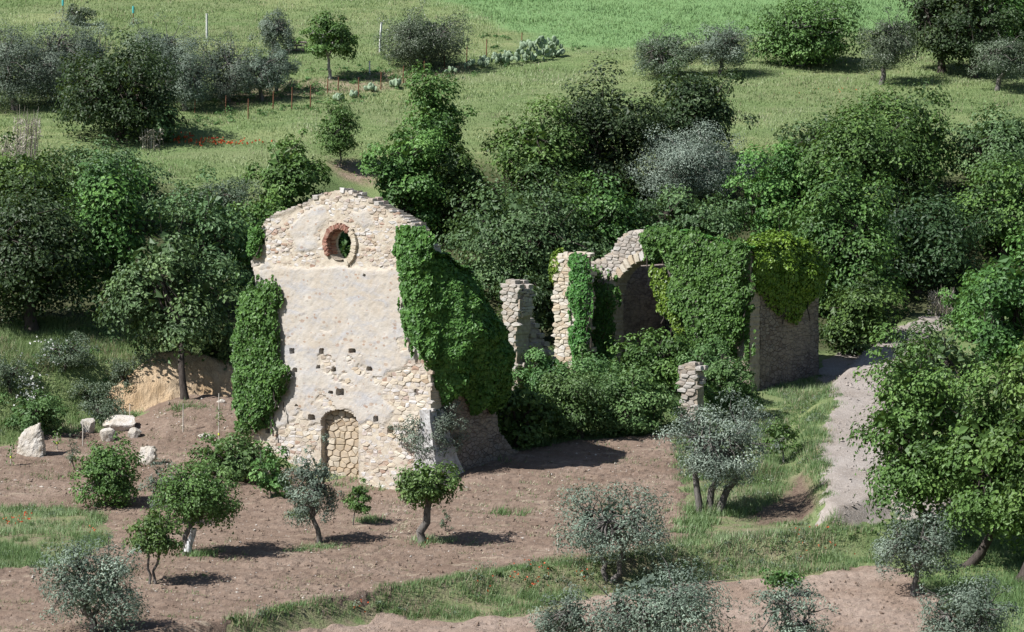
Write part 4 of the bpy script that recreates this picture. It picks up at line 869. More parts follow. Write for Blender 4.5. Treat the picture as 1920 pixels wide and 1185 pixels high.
TR('oak_tree', 'oak with leaning trunk at the right edge of the wood', 'oak tree', (1855, 385), (1760, 205, 1990, 345), 'oak_grey', 72, g, fork=.9, trunk_r=.17)
TR('oak_tree', 'dark shaded oak overhanging the far end of the track', 'oak tree', (1720, 545), (1590, 360, 1850, 540), 'oak_dark', 73, g, fork=.5)
TR('oak_tree', 'bushy oak directly behind the right end of the chancel', 'oak tree', (1520, 590), (1430, 370, 1600, 590), 'oak_bright', 74, g, fork=.4)
TR('shrub', 'green bush on the track edge right of the chancel end wall', 'shrub', (1600, 665), (1535, 520, 1690, 665), 'oak', 75, leaf=.9, dens=1.1)
TR('oak_tree', 'oak thicket in deep shade above the track end', 'oak tree', (1880, 480), (1790, 300, 1990, 470), 'oak', 76, g)
TR('oak_tree', 'leafy oak filling the wood left of the tall spired one', 'oak tree', (1560, 360), (1450, 225, 1630, 350), 'oak_grey', 77, g, fork=.5)
TR('oak_tree', 'tall green oak leaning over the track right of the chancel', 'oak tree', (1585, 615), (1490, 310, 1690, 580), 'oak', 82, g, fork=.6)
TR('oak_tree', 'dark oak seen through the round window of the facade', 'oak tree', (650, 560), (540, 420, 760, 560), 'oak', 78, g, fork=.4)
TR('oak_tree', 'oak filling the gap at the left shoulder of the gable', 'oak tree', (470, 560), (420, 375, 540, 560), 'oak', 79, g, fork=.4)
TR('oak_tree', 'low dark oak behind the stumps of the nave wall', 'oak tree', (1010, 640), (930, 520, 1075, 640), 'oak_dark', 80, g, fork=.4)
TR('shrub', 'pale shrub on the grassy clearing left of the small bright oak', 'shrub', (420, 400), (330, 335, 490, 402), 'shrub_grey', 81)
# shrubs inside and around the nave
g = 'shrubs growing inside the ruined nave'
for q, (lab, bs, bx_, kd) in enumerate([
    ('bright bush in the nave directly below the arch opening', (1215, 740), (1145, 620, 1300, 740), 'oak_bright'),
    ('green bramble bush in the nave left of the small pillar', (1200, 812), (1105, 690, 1275, 815), 'shrub'),
    ('dark bramble bush at the nave edge by the facade shadow', (1090, 822), (1000, 700, 1160, 822), 'shrub'),
    ('low shrub at the foot of the tall pier', (1010, 745), (960, 655, 1075, 740), 'shrub'),
    ('shaded bush under the overhanging ivy mass', (970, 838), (895, 715, 1045, 838), 'oak'),
    ('leafy bush below the ivy sheet right of the arch', (1335, 760), (1270, 635, 1390, 760), 'shrub'),
    ('straggly bush between the small pillar and the chancel corner', (1370, 785), (1315, 675, 1425, 785), 'shrub'),
    ('bush filling the middle of the nave', (1110, 770), (1050, 655, 1170, 770), 'shrub')]):
    TR('shrub', lab, 'shrub', bs, bx_, kd, 100 + q, g, leaf=.9, dens=1.1, fork=.3)
# scrub on the left slope
g = 'scrub bushes on the left slope'
for q, (lab, bs, bx_, kd, dn) in enumerate([
    ('flowering green bush above the standing white slab', (62, 815), (5, 735, 125, 815), 'shrub', 1.0),
    ('grey scrub bush on the left slope above the boulder', (190, 770), (130, 712, 225, 770), 'shrub_grey', .7),
    ('green scrub bush left of the clay bank', (235, 745), (200, 665, 265, 745), 'shrub_grey', .8),
    ('pale scrub clump at the left edge of the slope', (20, 730), (-40, 668, 70, 730), 'shrub_grey', .7),
    ('dark scrub bush in the hollow on the left slope', (120, 690), (70, 625, 180, 690), 'shrub_grey', .8),
    ('scrub tuft hanging on the top of the clay bank', (300, 712), (255, 655, 335, 718), 'shrub_grey', .9),
    ('low green bush hanging over the clay bank right of the curved trunk', (405, 680), (372, 625, 440, 690), 'shrub', .9),
    ('scrub bush against the ivy at the right end of the clay bank', (425, 720), (410, 610, 458, 700), 'oak_grey', .8),
    ('low bush on the slope between the boulder and the clay bank', (225, 800), (150, 748, 238, 795), 'shrub_grey', .7)]):
    TR('shrub', lab, 'shrub', bs, bx_, kd, 130 + q, g, leaf=.8, dens=dn, fork=.3)
# upper meadow trees
g = 'olive trees on the upper meadow'
for q, (lab, bs, bx_, kd) in enumerate([
    ('grey olive at the upper left edge of the picture', (30, 205), (-80, 50, 118, 195), 'olive'),
    ('tall grey olive second from the upper left edge', (120, 195), (50, 30, 180, 185), 'olive'),
    ('grey olive behind the dark oak at upper left', (300, 190), (232, 38, 368, 165), 'olive'),
    ('pale olive right of the dark oak at upper left', (345, 208), (285, 75, 405, 202), 'olive'),
    ('olive below the left white post', (430, 192), (365, 68, 482, 188), 'olive'),
    ('olive with visible thin trunk beside the bare earth patch', (490, 190), (440, 90, 540, 175), 'olive'),
    ('small faint olive at the top left of the pale-trunked tree', (515, 100), (470, 20, 555, 95), 'olive'),
    ('round dark olive right of the second white post', (792, 128), (712, 18, 878, 122), 'olive_dark'),
    ('dark olive at the left of the pair beyond the centre wood', (1245, 145), (1190, 52, 1310, 140), 'olive_dark'),
    ('olive at the right of the pair beyond the centre wood', (1352, 142), (1295, 45, 1412, 125), 'olive'),
    ('slender olive with forked trunk left of the dark top right trees', (1652, 158), (1612, 22, 1718, 128), 'olive_dark'),
    ('olive with twin trunks at the right edge of the meadow', (1868, 170), (1822, 68, 1945, 145), 'olive_dark'),
    ('broad olive filling the row left of the dark oak', (185, 190), (120, 45, 225, 180), 'olive'),
    ('olive at the right end of the upper left row below the rack', (520, 175), (478, 85, 560, 165), 'olive'),
    ('tiny olive shrub on the skyline meadow at top left', (148, 48), (125, 5, 178, 48), 'olive_dark')]):
    TR('olive_tree', lab, 'olive tree', bs, bx_, kd, 160 + q, g, fork=.7)
TR('oak_tree', 'dark broad oak standing among the olives at upper left', 'oak tree', (225, 262), (108, 72, 338, 255), 'oak_dark', 180, fork=.6)
TR('walnut_tree', 'small green tree with whitish forked trunk near the white posts', 'tree', (620, 148), (562, 25, 668, 108), 'oak_bright', 181, bark_m='bark_pale', trunk_r=.13, leaf=.8, fork=1.0)
TR('fig_tree', 'wide glossy fig bush on the meadow right of the olive pair', 'fig tree', (1500, 122), (1398, -5, 1615, 120), 'fig', 182, fork=.6, leaf=1.1)
TR('oak_tree', 'dark tree mass at the top right behind the twin-trunked olive', 'oak tree', (1765, 135), (1690, -70, 1850, 110), 'oak_dark', 183, fork=.7)
TR('oak_tree', 'sunlit green tree in the top right corner', 'oak tree', (1890, 110), (1810, -90, 2010, 90), 'oak_bright', 184, fork=.7)
TR('oak_tree', 'dark tree joining the clump at the top right', 'oak tree', (1825, 145), (1745, -60, 1905, 120), 'oak_dark', 186, fork=.7)
TR('shrub', 'brownish bush on the meadow edge right of the dark oak', 'shrub', (300, 268), (262, 185, 335, 265), 'oak_grey', 185)

# ------------------------------------------------------------------ rocks
def rock(name, label, px, py, box, seed, flat=.6, ang=0.0, group=None, cuts=9):
    b = at(px, py); s = FPX / (b[1] - CAMY); x0, y0, x1, y1 = box; rng = rng_(seed)
    import bmesh
    bm = bmesh.new(); bmesh.ops.create_icosphere(bm, subdivisions=4 if cuts == 9 and (x1 - x0) > 12 else 2, radius=1.0)
    pl = [(nrm(rng.normal(size=3)), .52 + .3 * rng.random()) for _ in range(cuts)]
    p = np.array([v.co[:] for v in bm.verts])
    for n_, d_ in pl:
        k = p @ n_; p = p - np.maximum(k - d_, 0)[:, None] * n_ * .92
    p = p * (1 + .20 * (fbm(p[:, 0] * 2.5 + seed, p[:, 2] * 2.5 + p[:, 1], seed) - .5) + .05 * (vn(p[:, 0] * 9, p[:, 2] * 9 + p[:, 1] * 5, seed) - .5))[:, None]
    co = p; mn = co.min(0); mx = co.max(0); co = (co - (mn + mx) / 2) / (mx - mn)
    w = (x1 - x0) / s; h = (y1 - y0) / s; c_, q_ = math.cos(ang), math.sin(ang)
    co = co * [w, w * flat, h * 1.15]; co[:, 2] += h * .44
    F = np.array([[v.index for v in f.verts] for f in bm.faces]); bm.free()
    o = obj_np(name, co, F, M['rock'], smooth=False); o.location = [float((px_ - 960) / s) if False else float(v) for v in b]; o.rotation_euler = (0, 0, ang)
    return tag(o, label, 'boulder' if h > .5 else 'stone', group)
def slabrock(name, label, px, py, pts, thick, seed, ang=0.0):
    b = at(px, py); s = FPX / (b[1] - CAMY); rng = rng_(seed); n = 18; m = 26
    x = np.array([(p[0] - px) / s for p in pts]); z = np.array([(py - p[1]) / s for p in pts])
    poly = list(zip(x, z)); cell = .05
    V, F, T = wall_mesh(lambda u, v: inside(poly, u + .05 * (vn(u * 5, v * 5, seed) - .5), v), x.min() - .1, x.max() + .1, z.min() - .1, z.max() + .1, cell, thick, lambda u, v: .30 * (fbm(u * 1.3, v * 1.3, seed) - .5) + .10 * (fbm(u * 5, v * 5, seed + 1, 3) - .5) + .14 * (v - z.min()) + .25 * np.exp(-np.maximum(sdist(poly, u, v), 0) / .12) * thick)
    o = obj_np(name, V, F, M['rock']); o.location = [float(v) for v in b]; o.rotation_euler = (0, 0, ang); return tag(o, label, 'boulder')
slabrock('standing_stone', 'tall pale slab standing upright at the left edge of the field', 56, 858, [(28, 866), (30, 822), (42, 806), (70, 794), (75, 815), (82, 862), (55, 862)], .5, 401, R(-12))
slabrock('leaning_slab', 'squarish white slab leaning in the field behind the bushy green tree', 270, 875, [(252, 880), (250, 866), (256, 840), (280, 836), (288, 842), (287, 862), (276, 876)], .4, 402, R(-25))
rock('boulder', 'long overhanging tan boulder at the foot of the left slope', 225, 808, (192, 779, 260, 808), 403, .7, R(-10))
rock('boulder', 'small white boulder tucked under the overhanging one', 253, 820, (238, 803, 265, 822), 404, .7)
rock('boulder', 'rough tan boulder at the left foot of the overhanging one', 205, 828, (188, 806, 222, 832), 405, .7, R(20))
rock('boulder', 'half buried tan rock left of the overhanging boulder', 165, 812, (150, 784, 178, 812), 406, .7)
rock('boulder', 'flat stone lying on the soil left of the facade', 388, 823, (366, 814, 402, 824), 407, .7)
rock('boulder', 'pale stone at the foot of the clay bank', 414, 758, (404, 750, 422, 760), 408, .8)
rng = rng_(77)
for k, (x, y, w) in enumerate([(78, 916, 9), (92, 918, 8), (104, 917, 7), (112, 921, 6), (130, 920, 8), (146, 921, 10), (152, 926, 7), (176, 922, 6), (190, 925, 10), (60, 914, 6), (85, 922, 5), (205, 940, 6)]):
    rock('field_stone', ['white stone third from the left in the scatter below the standing slab', 'white stone fifth from the left in the scatter', 'white stone sixth from the left in the scatter', 'small white stone just right of the left cluster in the scatter', 'white stone in the middle gap of the scatter below the slab', 'larger white stone right of the middle of the scatter', 'small white stone just below the larger middle one', 'small white stone between the two larger right ones', 'larger white stone at the right of the scatter', 'leftmost small white stone of the scatter below the slab', 'tiny white stone below the left cluster of the scatter', 'white stone lying alone lower right of the scatter'][k], x, y, (x - w / 2, y - w * .55, x + w / 2, y), 420 + k, .8, group='white stones scattered on the soil')

# ------------------------------------------------------------------ stakes, posts, fence, bench
def post(name, label, px, py, top_py, r, mat, group=None, cat='post', lean=0.0, cap=None, square=False):
    b = at(px, py); s = FPX / (b[1] - CAMY); h = (py - top_py) / s
    if cap is None and True:
        rt = empty(name, b, label, cat, group)
        obj_np('shaft', *tube([[0, 0, -.3], [lean * .3, 0, h * .4], [lean * .7, .01, h * .75], [lean, 0, h]], [r * 1.05, r, r * .97, r * .92], 4 if square else 7), mat, rt)
        Vc, Fc = tube([[lean, 0, h - .02], [lean, 0, h + .015], [lean, 0, h + .02]], [r * 1.15, r * 1.1, r * .1], 4 if square else 7); obj_np('tip', Vc, Fc, mat, rt)
        return rt
    rt = empty(name, b, label, cat, group)
    obj_np('shaft', *tube([[0, 0, -.3], [0, 0, h * .5], [lean, 0, h]], [r, r, r], 7), mat, rt)
    obj_np('cap', *tube([[lean, 0, h - .45], [lean, 0, h - .2], [lean, 0, h], [lean, 0, h + .03]], [r * 2.6, r * 2.8, r * 2.4, r * .3], 8), cap, rt)
    return rt
post('white_post', 'thick white concrete post in the meadow among the upper left olives', 388, 70, 26, .075, M['white_post'], square=True)
post('white_post', 'leaning white concrete post left of the round dark olive', 712, 97, 42, .075, M['white_post'], lean=.12, square=True)
post('white_post', 'short pale post in the grass below the leaning white one', 693, 141, 115, .05, M['white_post'], square=True)
post('marker_post', 'thin post with teal cap at the very top left', 118, 22, -2, .03, M['rust'], cap=M['teal'])
post('marker_post', 'thin post with teal cap on the meadow left of the white posts', 250, 44, 12, .03, M['rust'], cap=M['teal'])
for k, (x, y, tp) in enumerate([(365, 212, 185), (423, 210, 180), (465, 222, 186), (512, 205, 172), (547, 205, 164), (582, 203, 160), (614, 175, 148), (634, 170, 145), (672, 182, 146), (714, 168, 135), (756, 158, 124), (795, 142, 115), (833, 125, 98), (875, 118, 85), (912, 105, 74), (978, 88, 62)]):
    post('fence_post', ['rusty fence post at the left end of the wire fence', 'rusty fence post beside the thin-trunked olive', 'tall rusty post nearest in the fence left of centre', 'rusty fence post below the bare earth patch', 'rusty fence post left of two tall ones by the bare patch', 'rusty fence post under the whitish forked tree', 'thin rusty post by the trunk of the whitish forked tree', 'thin rusty post right of the whitish forked trunk', 'rusty fence post left of the low cactus clumps', 'rusty fence post among the low cactus clumps', 'rusty fence post right of the low cactus clumps', 'rusty fence post below the round dark olive', 'rusty fence post at the left start of the cactus hedge', 'rusty fence post behind the low cactus hedge', 'rusty fence post left of the tallest cactus', 'rusty fence post behind the tallest cactus'][k], x, y, tp, .035, M['rust'], 'rusty posts of the wire fence', 'fence post', lean=.03)
b = at(556, 98); s = FPX / (b[1] - CAMY); bench = empty('timber_rack', b, 'low dark timber rack in the grass left of the whitish forked tree', 'rack')
for zz in (.12, .42, .62): obj_np('rail', *tube([[-.65, 0, zz], [0, 0, zz + .02], [.65, 0, zz]], [.06, .06, .06], 4), M['wood'], bench)
for xx in (-.6, 0, .6): obj_np('upright', *tube([[xx, .05, -.2], [xx, .05, .3], [xx, .05, .7]], [.05, .05, .05], 4), M['wood'], bench)
for k, (x, y, tp, lab) in enumerate([(343, 812, 757, 'pale planting stake in front of the curved oak trunk'), (410, 832, 738, 'tall planting stake with sapling right of the curved oak'), (176, 800, 765, 'planting stake left of the overhanging boulder'), (243, 800, 758, 'planting stake behind the small white boulder'), (20, 875, 838, 'short stake with sapling left of the standing slab'), (107, 848, 812, 'stake with small sapling right of the standing slab'), (155, 838, 795, 'thin stake on the soil between slab and boulders'), (1045, 1040, 1000, 'thin pale stake in mid field left of the twin-trunked olive')]):
    rt = post('planting_stake', lab, x, y, tp, .022, M['stake'], 'planting stakes on the left field', 'stake', lean=.02)
    if k in (1, 4, 5):
        rng = rng_(500 + k); n = 60; P = rng.normal(size=(n, 3)) * [.10, .10, .22] + [.03, -.04, .62 if k != 1 else 1.2]; V, F, T = leaves(P, nrm(rng.normal(size=(n, 3)) + [0, 0, .6]), .11, .55, rng, rng.random(n)); obj_np('leaves', V, F, M['fruit'], rt, tint=T)
        obj_np('tie', *tube([[.01, 0, .35], [.01, 0, .40], [.01, 0, .46]], [.04, .045, .04], 7), M['yellow'], rt)

# ------------------------------------------------------------------ prickly pear
def pad_mesh():
    n, m = 10, 5; V = []; 
    for k in range(n):
        a = 2 * math.pi * k / n; r = .5 * (1 - .12 * math.cos(a + math.pi / 2)); V.append((math.cos(a) * r * .72, 0, .5 + math.sin(a) * r))
    rim = np.array(V); inn = (rim - [0, 0, .5]) * .7 + [0, 0, .5]
    V = np.concatenate([rim, inn + [0, -.07, 0], inn + [0, .07, 0], [[0, -.09, .5], [0, .09, .5]]]); i = np.arange(n); j = (i + 1) % n
    return mesh_np('pad', V, [np.concatenate([np.stack([i, j, n + j, n + i], -1), np.stack([j, i, 2 * n + i, 2 * n + j], -1)]), np.concatenate([np.stack([n + i, n + j, np.full(n, 3 * n)], -1), np.stack([2 * n + j, 2 * n + i, np.full(n, 3 * n + 1)], -1)])], M['cactus'], smooth=True)
PAD = pad_mesh()
cact = [(1040, 108, 42, 40), (1012, 115, 40, 48), (985, 118, 36, 40), (958, 122, 28, 30), (935, 122, 28, 26), (905, 128, 22, 24), (880, 130, 20, 20), (848, 138, 18, 16), (740, 165, 18, 16), (700, 172, 20, 16), (662, 184, 18, 14), (635, 190, 18, 14)]
clab = ['tall grey-green prickly pear at the right end of the cactus hedge', 'tallest prickly pear of the hedge with upright pads', 'tall prickly pear left of the tallest one', 'medium prickly pear in the cactus hedge', 'medium prickly pear left of the middle of the hedge', 'low prickly pear in the left part of the hedge', 'low prickly pear near the left end of the hedge', 'small prickly pear at the left end of the hedge', 'small prickly pear clump right of the low fence group', 'small prickly pear clump between rusty posts', 'small prickly pear clump left of the rusty posts', 'leftmost tiny prickly pear by the fence']
for k, (x, y, w, h) in enumerate(cact):
    b = at(x, y); s = FPX / (b[1] - CAMY); W_ = w / s; Hh = h / s; rt = empty('prickly_pear', b, clab[k], 'cactus', 'prickly pear hedge along the fence'); rng = rng_(600 + k)
    npad = int(8 + W_ * Hh * 14); sz = .38
    for q in range(min(npad, 34)):
        o = bpy.data.objects.new('pad', PAD); f = rng.random(); o.location = (float((rng.random() - .5) * W_ * (1 - .35 * f)), float(rng.normal() * .2), float(f * max(Hh - sz, .05)))
        k_ = sz * (.8 + .5 * rng.random()); o.scale = (k_, k_, k_); o.rotation_euler = (rng.normal() * .3, rng.normal() * .5, rng.uniform(-1.2, 1.2)); link(o, rt)

# ------------------------------------------------------------------ dry canes
def canes(label, px, py, top_py, width, n, seed, lean=.0):
    b = at(px, py); s = FPX / (b[1] - CAMY); h = (py - top_py) / s; rng = rng_(seed); rt = empty('dry_canes', b, label, 'canes'); w = width / s / 2; A = Acc()
    for k in range(n):
        x = rng.uniform(-w, w); y = rng.normal() * .3; hh = h * (.55 + .45 * rng.random()); dx = rng.normal() * .12 * h * .5 + lean * hh
        A.add(*tube([[x, y, -.1], [x + dx * .4, y, hh * .5], [x + dx, y + rng.normal() * .1, hh]], [.02, .017, .008], 4), np.full(12, rng.random()))
    A.obj('cane_stems', M['cane'], rt, kind='stuff')
    m = n * 14; P = np.stack([rng.uniform(-w, w, m) * 1.2, rng.normal(size=m) * .35, rng.random(m) ** .7 * h * .75], -1); V, F, T = leaves(P, nrm(rng.normal(size=(m, 3)) + [0, -.4, .2]), .34, .10, rng, rng.random(m), droop=.0)
    obj_np('leaves', V, F, M['cane'], rt, tint=T); return rt
canes('tall clump of dry whitish canes at the left edge below the olives', 52, 300, 195, 42, 34, 701, .05)
canes('grey dry canes lower left of the tall dry clump', 22, 318, 235, 40, 26, 702, .1)
canes('few pale dry canes in the grass below the brownish bush', 285, 278, 232, 34, 12, 703)
canes('dry canes beside the top end of the track', 1764, 592, 532, 40, 22, 704, .05)

# ------------------------------------------------------------------ grass, flowers, clods (stuff)
def blades(name, pts_xy, mat, hgt_, width, rng, per=5, spread=.14, wind=.25, lift=0.0, tl=.45):
    n = len(pts_xy); P = np.repeat(np.asarray(pts_xy), per, 0) + rng.normal(size=(n * per, 2)) * spread; k = len(P)
    Z = H(P[:, 0], P[:, 1]) + lift; h = hgt_ * (.5 + .8 * rng.random(k)) * (.5 + np.repeat(vn(np.asarray(pts_xy)[:, 0] * .6, np.asarray(pts_xy)[:, 1] * .6, 3), per))
    a = rng.random(k) * math.pi * 2; dx = np.cos(a) * width / 2; dy = np.sin(a) * width / 2; lx = rng.normal(size=k) * h * .35 + wind * h; ly = rng.normal(size=k) * h * .35
    V = np.stack([np.stack([P[:, 0] - dx, P[:, 1] - dy, Z - .05], -1), np.stack([P[:, 0] + dx, P[:, 1] + dy, Z - .05], -1), np.stack([P[:, 0] + lx, P[:, 1] + ly, Z + h], -1)], 1).reshape(-1, 3)
    F = np.arange(k * 3).reshape(k, 3); T = np.clip(np.repeat(tl + .2 * rng.normal(size=k) + 1.2 * (np.repeat(fbm(np.asarray(pts_xy)[:, 0] * .09, np.asarray(pts_xy)[:, 1] * .2, 19), per) - .5) + .9 * (np.repeat(fbm(np.asarray(pts_xy)[:, 0] * .35, np.asarray(pts_xy)[:, 1] * .35, 9), per) - .5), 3), 0, 1)
    o = obj_np(name, V, F, M[mat], tint=T); return o
P_cut = ground_poly([(1415, 985), (1412, 962), (1462, 938), (1490, 900), (1505, 885), (1522, 905), (1530, 950), (1505, 978)])
def scatter(poly, dens, rng, feather=0.0, noise=0.0):
    p = np.array(poly); x0, y0 = p.min(0); x1, y1 = p.max(0); n = int((x1 - x0) * (y1 - y0) * dens); X = rng.uniform(x0, x1, n); Y = rng.uniform(y0, y1, n)
    k = sdist(poly, X, Y) + (fbm(X * .9 + 50, Y * .9, 31) - .5) * 1.4 > feather + .1
    k &= (sdist(P_cut, X, Y) + (fbm(X * 2, Y * 2, 33) - .5) * .8 < 0)
    if noise: k &= fbm(X * .7, Y * .7, 71) > noise
    return np.stack([X[k], Y[k]], -1)
rng = rng_(800)
P_verge = ground_poly([(380, 1198), (520, 1142), (700, 1110), (870, 1075), (1000, 1050), (1140, 1038), (1265, 1010), (1400, 998), (1540, 985), (1610, 975), (1720, 965), (1700, 1020), (1640, 1062), (1500, 1082), (1330, 1090), (1250, 1102), (1120, 1115), (1000, 1152), (860, 1160), (720, 1150), (560, 1174), (450, 1200)])
P_verge2 = ground_poly([(1290, 985), (1262, 930), (1265, 840), (1250, 815), (1290, 795), (1400, 735), (1480, 715), (1550, 705), (1582, 758), (1556, 795), (1544, 840), (1556, 885), (1560, 930), (1540, 968), (1400, 988)])
P_left = ground_poly([(-100, 952), (110, 952), (205, 965), (215, 1010), (150, 1060), (30, 1070), (-100, 1078)])
P_right = ground_poly([(1690, 930), (1780, 900), (2000, 850), (2000, 1260), (1880, 1260), (1830, 1180), (1760, 1120), (1700, 1075), (1720, 990)])
P_slope = ground_poly([(-100, 850), (0, 838), (150, 812), (240, 800), (300, 690), (440, 690), (440, 640), (300, 600), (100, 600), (-100, 620)])
P_nave = ground_poly([(860, 870), (920, 856), (1085, 828), (1250, 816), (1400, 760), (1400, 680), (980, 680)])
for nm, lab, P_, de, mt, hg in [('verge_grass', 'long uneven grass strip crossing the lower field', P_verge, 42, 'grass', .36), ('track_verge_grass', 'grass between the silvery olive and the track', P_verge2, 34, 'grass', .34), ('left_verge_grass', 'grass patch at the left edge of the field', P_left, 45, 'grass', .36), ('oak_bank_grass', 'grass under the oaks at lower right', P_right, 22, 'grass', .36), ('slope_grass', 'rough grass on the left slope', P_slope, 46, 'meadow', .42), ('nave_grass', 'rough grass around the nave', P_nave, 25, 'grass', .4)]:
    q = scatter(P_, de * 1.25, rng, noise=.36 if nm in ('verge_grass', 'left_verge_grass', 'track_verge_grass') else 0); tag(blades(nm, q, mt, hg * .62, .032, rng, wind=.06, per=6), lab, 'grass', kind='stuff')
    if nm in ('verge_grass', 'slope_grass', 'track_verge_grass'):
        q = scatter(P_, de * .4, rng, noise=.5); tag(blades('dry_' + nm, q, 'drygrass', hg * .75, .03, rng, wind=.06), 'pale dry stalks in the ' + lab, 'grass', kind='stuff')
P_mead = ground_poly([(-100, 330), (-100, -30), (780, -40), (900, 30), (1000, 80), (1120, 95), (1280, 80), (1400, 70), (1640, 60), (1920, 40), (2000, 40), (2000, 330), (1400, 300), (900, 330), (720, 300), (600, 300), (480, 420), (300, 420)])
q = scatter(P_mead, 17, rng); k = np.abs(q[:, 0]) < 38; tag(blades('meadow_grass', q[k], 'meadow', .13, .065, rng, per=3, spread=.22, wind=.08), 'yellowish green grass of the upper meadow', 'grass', kind='stuff')
q = scatter(P_wheat, 16, rng); k = (np.abs(q[:, 0]) < 37) & (q[:, 1] < 84); tag(blades('wheat_grass', q[k], 'wheat', .17, .065, rng, per=3, spread=.22, wind=.08), 'bright green young corn at the top right', 'crop', kind='stuff')
q = scatter(P_mead, 5, rng, noise=.56); k = np.abs(q[:, 0]) < 36; tag(blades('dry_meadow_grass', q[k], 'drygrass', .17, .045, rng, per=3, spread=.3, wind=.08), 'pale dry grass heads in the upper meadow', 'grass', kind='stuff')
q = scatter(P_field, 1.4, rng, .4, noise=.57); tag(blades('field_weeds', q, 'grass', .14, .05, rng, per=8, spread=.16), 'sparse weeds sprouting from the ploughed soil', 'weeds', kind='stuff')
q = scatter(P_field, 5, rng, .3, noise=.52); tag(blades('straw_litter', q, 'drygrass', .05, .05, rng, per=5, spread=.3, wind=1.6, lift=.07), 'pale straw litter strewn over the ploughed soil', 'straw', kind='stuff')
q = scatter(P_low, 3, rng, .3, noise=.5); tag(blades('lower_straw_litter', q, 'drygrass', .05, .05, rng, per=5, spread=.3, wind=1.6, lift=.07), 'pale straw litter strewn over the lower field', 'straw', kind='stuff')
q = scatter(P_field, 2.2, rng, .3, noise=.50); tag(blades('seedling_weeds', q, 'grass', .09, .045, rng, per=5, spread=.10, lift=.05), 'tiny green seedlings across the ploughed soil', 'weeds', kind='stuff')
wp = []
for (x, y, w, n) in [(600, 1030, 45, 60), (570, 1035, 30, 40), (690, 980, 28, 40), (525, 935, 26, 40), (800, 1020, 40, 50), (365, 1045, 40, 40), (200, 950, 30, 40), (560, 970, 20, 25), (390, 1040, 14, 20), (1300, 985, 40, 60), (1340, 960, 50, 80), (1290, 1000, 50, 60), (950, 965, 40, 16), (700, 900, 70, 50), (520, 905, 40, 30), (890, 860, 35, 50), (370, 765, 40, 40)]:
    b = at(x, y); s = FPX / (b[1] - CAMY); wp.append(np.stack([b[0] + rng.normal(size=n) * w / s * .5, b[1] + rng.normal(size=n) * w / s * .35], -1))
tag(blades('tree_base_grass', np.concatenate(wp), 'grass', .26, .05, rng, per=9, spread=.12), 'green tufts round the tree feet and facade base', 'grass', kind='stuff')
def weed_clumps(name, label, polys, dens, mat, r, seed, noise=.5, leaf=.10):
    rng = rng_(seed); q = np.concatenate([scatter(p, dens, rng, .0, noise) for p in polys]); n = len(q); per = 34
    rr = np.repeat(r * (.4 + 1.2 * rng.random(n) ** 2), per); D = nrm(rng.normal(size=(n * per, 3))); D[:, 2] = np.abs(D[:, 2]); c_ = np.repeat(np.stack([q[:, 0], q[:, 1], H(q[:, 0], q[:, 1])], -1), per, 0)
    P = c_ + D * (rr * (.5 + .5 * rng.random(n * per)))[:, None] * [1, 1, .8]; T = .45 + .2 * rng.normal(size=n * per) + np.repeat(rng.normal(size=n) * .25, per)
    V, F, T = leaves(P, nrm(D + [0, 0, .5] + rng.normal(size=D.shape) * .5), leaf, .5, rng, T); tag(obj_np(name, V, F, M[mat], tint=T), label, 'weeds', kind='stuff')
weed_clumps('verge_weeds', 'leafy weeds mixed into the grass strips of the lower field', [P_verge, P_verge2, P_left, P_right], 2.6, 'shrub', .24, 831, .47)
weed_clumps('pale_verge_weeds', 'grey-green weeds mixed into the grass strips and left slope', [P_verge, P_slope, P_left, P_verge2], 1.8, 'shrub_grey', .26, 832, .5)
weed_clumps('slope_weeds', 'green scrubby ground plants on the left slope and by the nave', [P_slope, P_nave], 2.6, 'shrub', .32, 833, .44, .13)
weed_clumps('meadow_weeds', 'taller green weeds dotted through the upper meadow', [P_bare, ground_poly([(300, 180), (900, 60), (1100, 90), (900, 140), (600, 210), (330, 250)])], 1.2, 'shrub', .3, 834, .5, .14)
weed_clumps('wood_undergrowth', 'dark low undergrowth on the floor of the wooded bank', [P_wood], .45, 'oak', .55, 835, .38, .19)
def flowers(name, label, spots, mat, size, seed, zlift=.3):
    rng = rng_(seed); Ps = []
    for (x, y, w, h, n) in spots:
        c_ = at(x, y); s = FPX / (c_[1] - CAMY); X = c_[0] + rng.normal(size=n) * w / s * .45; Y = c_[1] + rng.normal(size=n) * h / s * 1.6
        Ps.append(np.stack([X, Y, H(X, Y) + zlift * (.6 + .6 * rng.random(n))], -1))
    P = np.concatenate(Ps); P = np.repeat(P, 3, 0) + rng.normal(size=(len(P) * 3, 3)) * size * .25; N = nrm(rng.normal(size=P.shape) + [0, -.5, .6])
    V, F, T = leaves(P, N, size, .9, rng, rng.random(len(P))); tag(obj_np(name, V, F, M[mat], tint=T), label, 'flowers', kind='stuff')
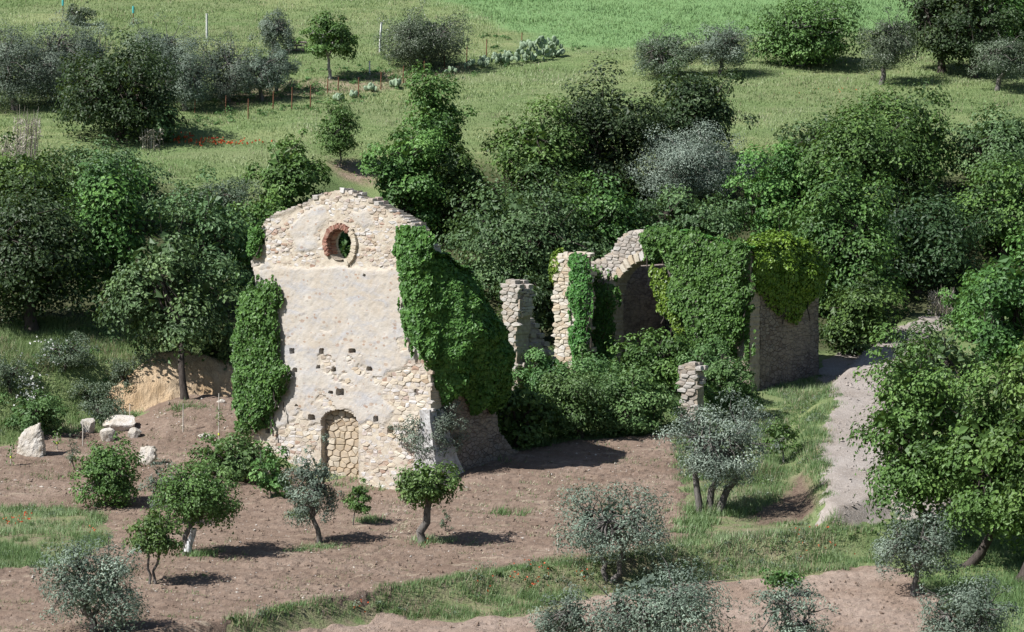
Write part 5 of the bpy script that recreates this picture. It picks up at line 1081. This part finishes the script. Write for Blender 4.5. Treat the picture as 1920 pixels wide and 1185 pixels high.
flowers('meadow_poppies', 'band of red poppies at the edge of the left meadow', [(375, 268, 80, 6, 46), (400, 273, 90, 6, 40), (432, 275, 60, 5, 18), (348, 262, 40, 7, 16)], 'poppy', .11, 811, .24)
flowers('verge_poppies', 'red poppies dotted along the grass strips', [(985, 1095, 40, 10, 14), (1010, 1085, 30, 8, 8), (910, 1105, 25, 8, 5), (1090, 1085, 14, 6, 6), (1515, 1015, 60, 14, 10), (1560, 1020, 50, 12, 6), (30, 985, 40, 10, 22), (50, 975, 20, 8, 8), (685, 1150, 20, 8, 6), (800, 1022, 16, 4, 5), (1530, 100, 60, 8, 16), (1560, 175, 60, 10, 8), (170, 1005, 15, 5, 5)], 'poppy', .065, 812, .26)
flowers('bush_blossom', 'white blossom on the bush above the standing slab', [(60, 790, 40, 14, 60), (55, 765, 40, 10, 40), (95, 700, 60, 12, 26)], 'whiteflower', .08, 813, 1.1)
# clods and pebbles
def clod_cloud(name, label, polys, dens, size, mat, seed, feather=.3):
    rng = rng_(seed); A_V = []; q = np.concatenate([scatter(p, dens, rng, feather) for p in polys]); n = len(q); oct_ = np.array([[1, 0, 0], [-1, 0, 0], [0, 1, 0], [0, -1, 0], [0, 0, 1.]]); sc = size * (.4 + rng.random(n) ** 3 * 1.6)
    V = (oct_[None] + rng.normal(size=(n, 5, 3)) * .25) * sc[:, None, None] * [1, 1, .8]; V[:, :, 0] += q[:, 0:1]; V[:, :, 1] += q[:, 1:2]; V[:, :, 2] += (H(q[:, 0], q[:, 1]) + .09)[:, None]
    f = np.array([[0, 2, 4], [2, 1, 4], [1, 3, 4], [3, 0, 4]]); F = (np.arange(n) * 5)[:, None, None] + f[None]
    tag(obj_np(name, V.reshape(-1, 3), F.reshape(-1, 3), M[mat]), label, 'clods', kind='stuff')
clod_cloud('soil_clods', 'brown clods lying on the ploughed soil', [P_field, P_low], 7, .04, 'soil', 821)
clod_cloud('field_pebbles', 'pale pebbles scattered over the ploughed soil', [P_field], 1.2, .032, 'rock', 822)
clod_cloud('track_pebbles', 'pale pebbles on the dirt track', [P_track], 6, .05, 'gravel', 823, .2)
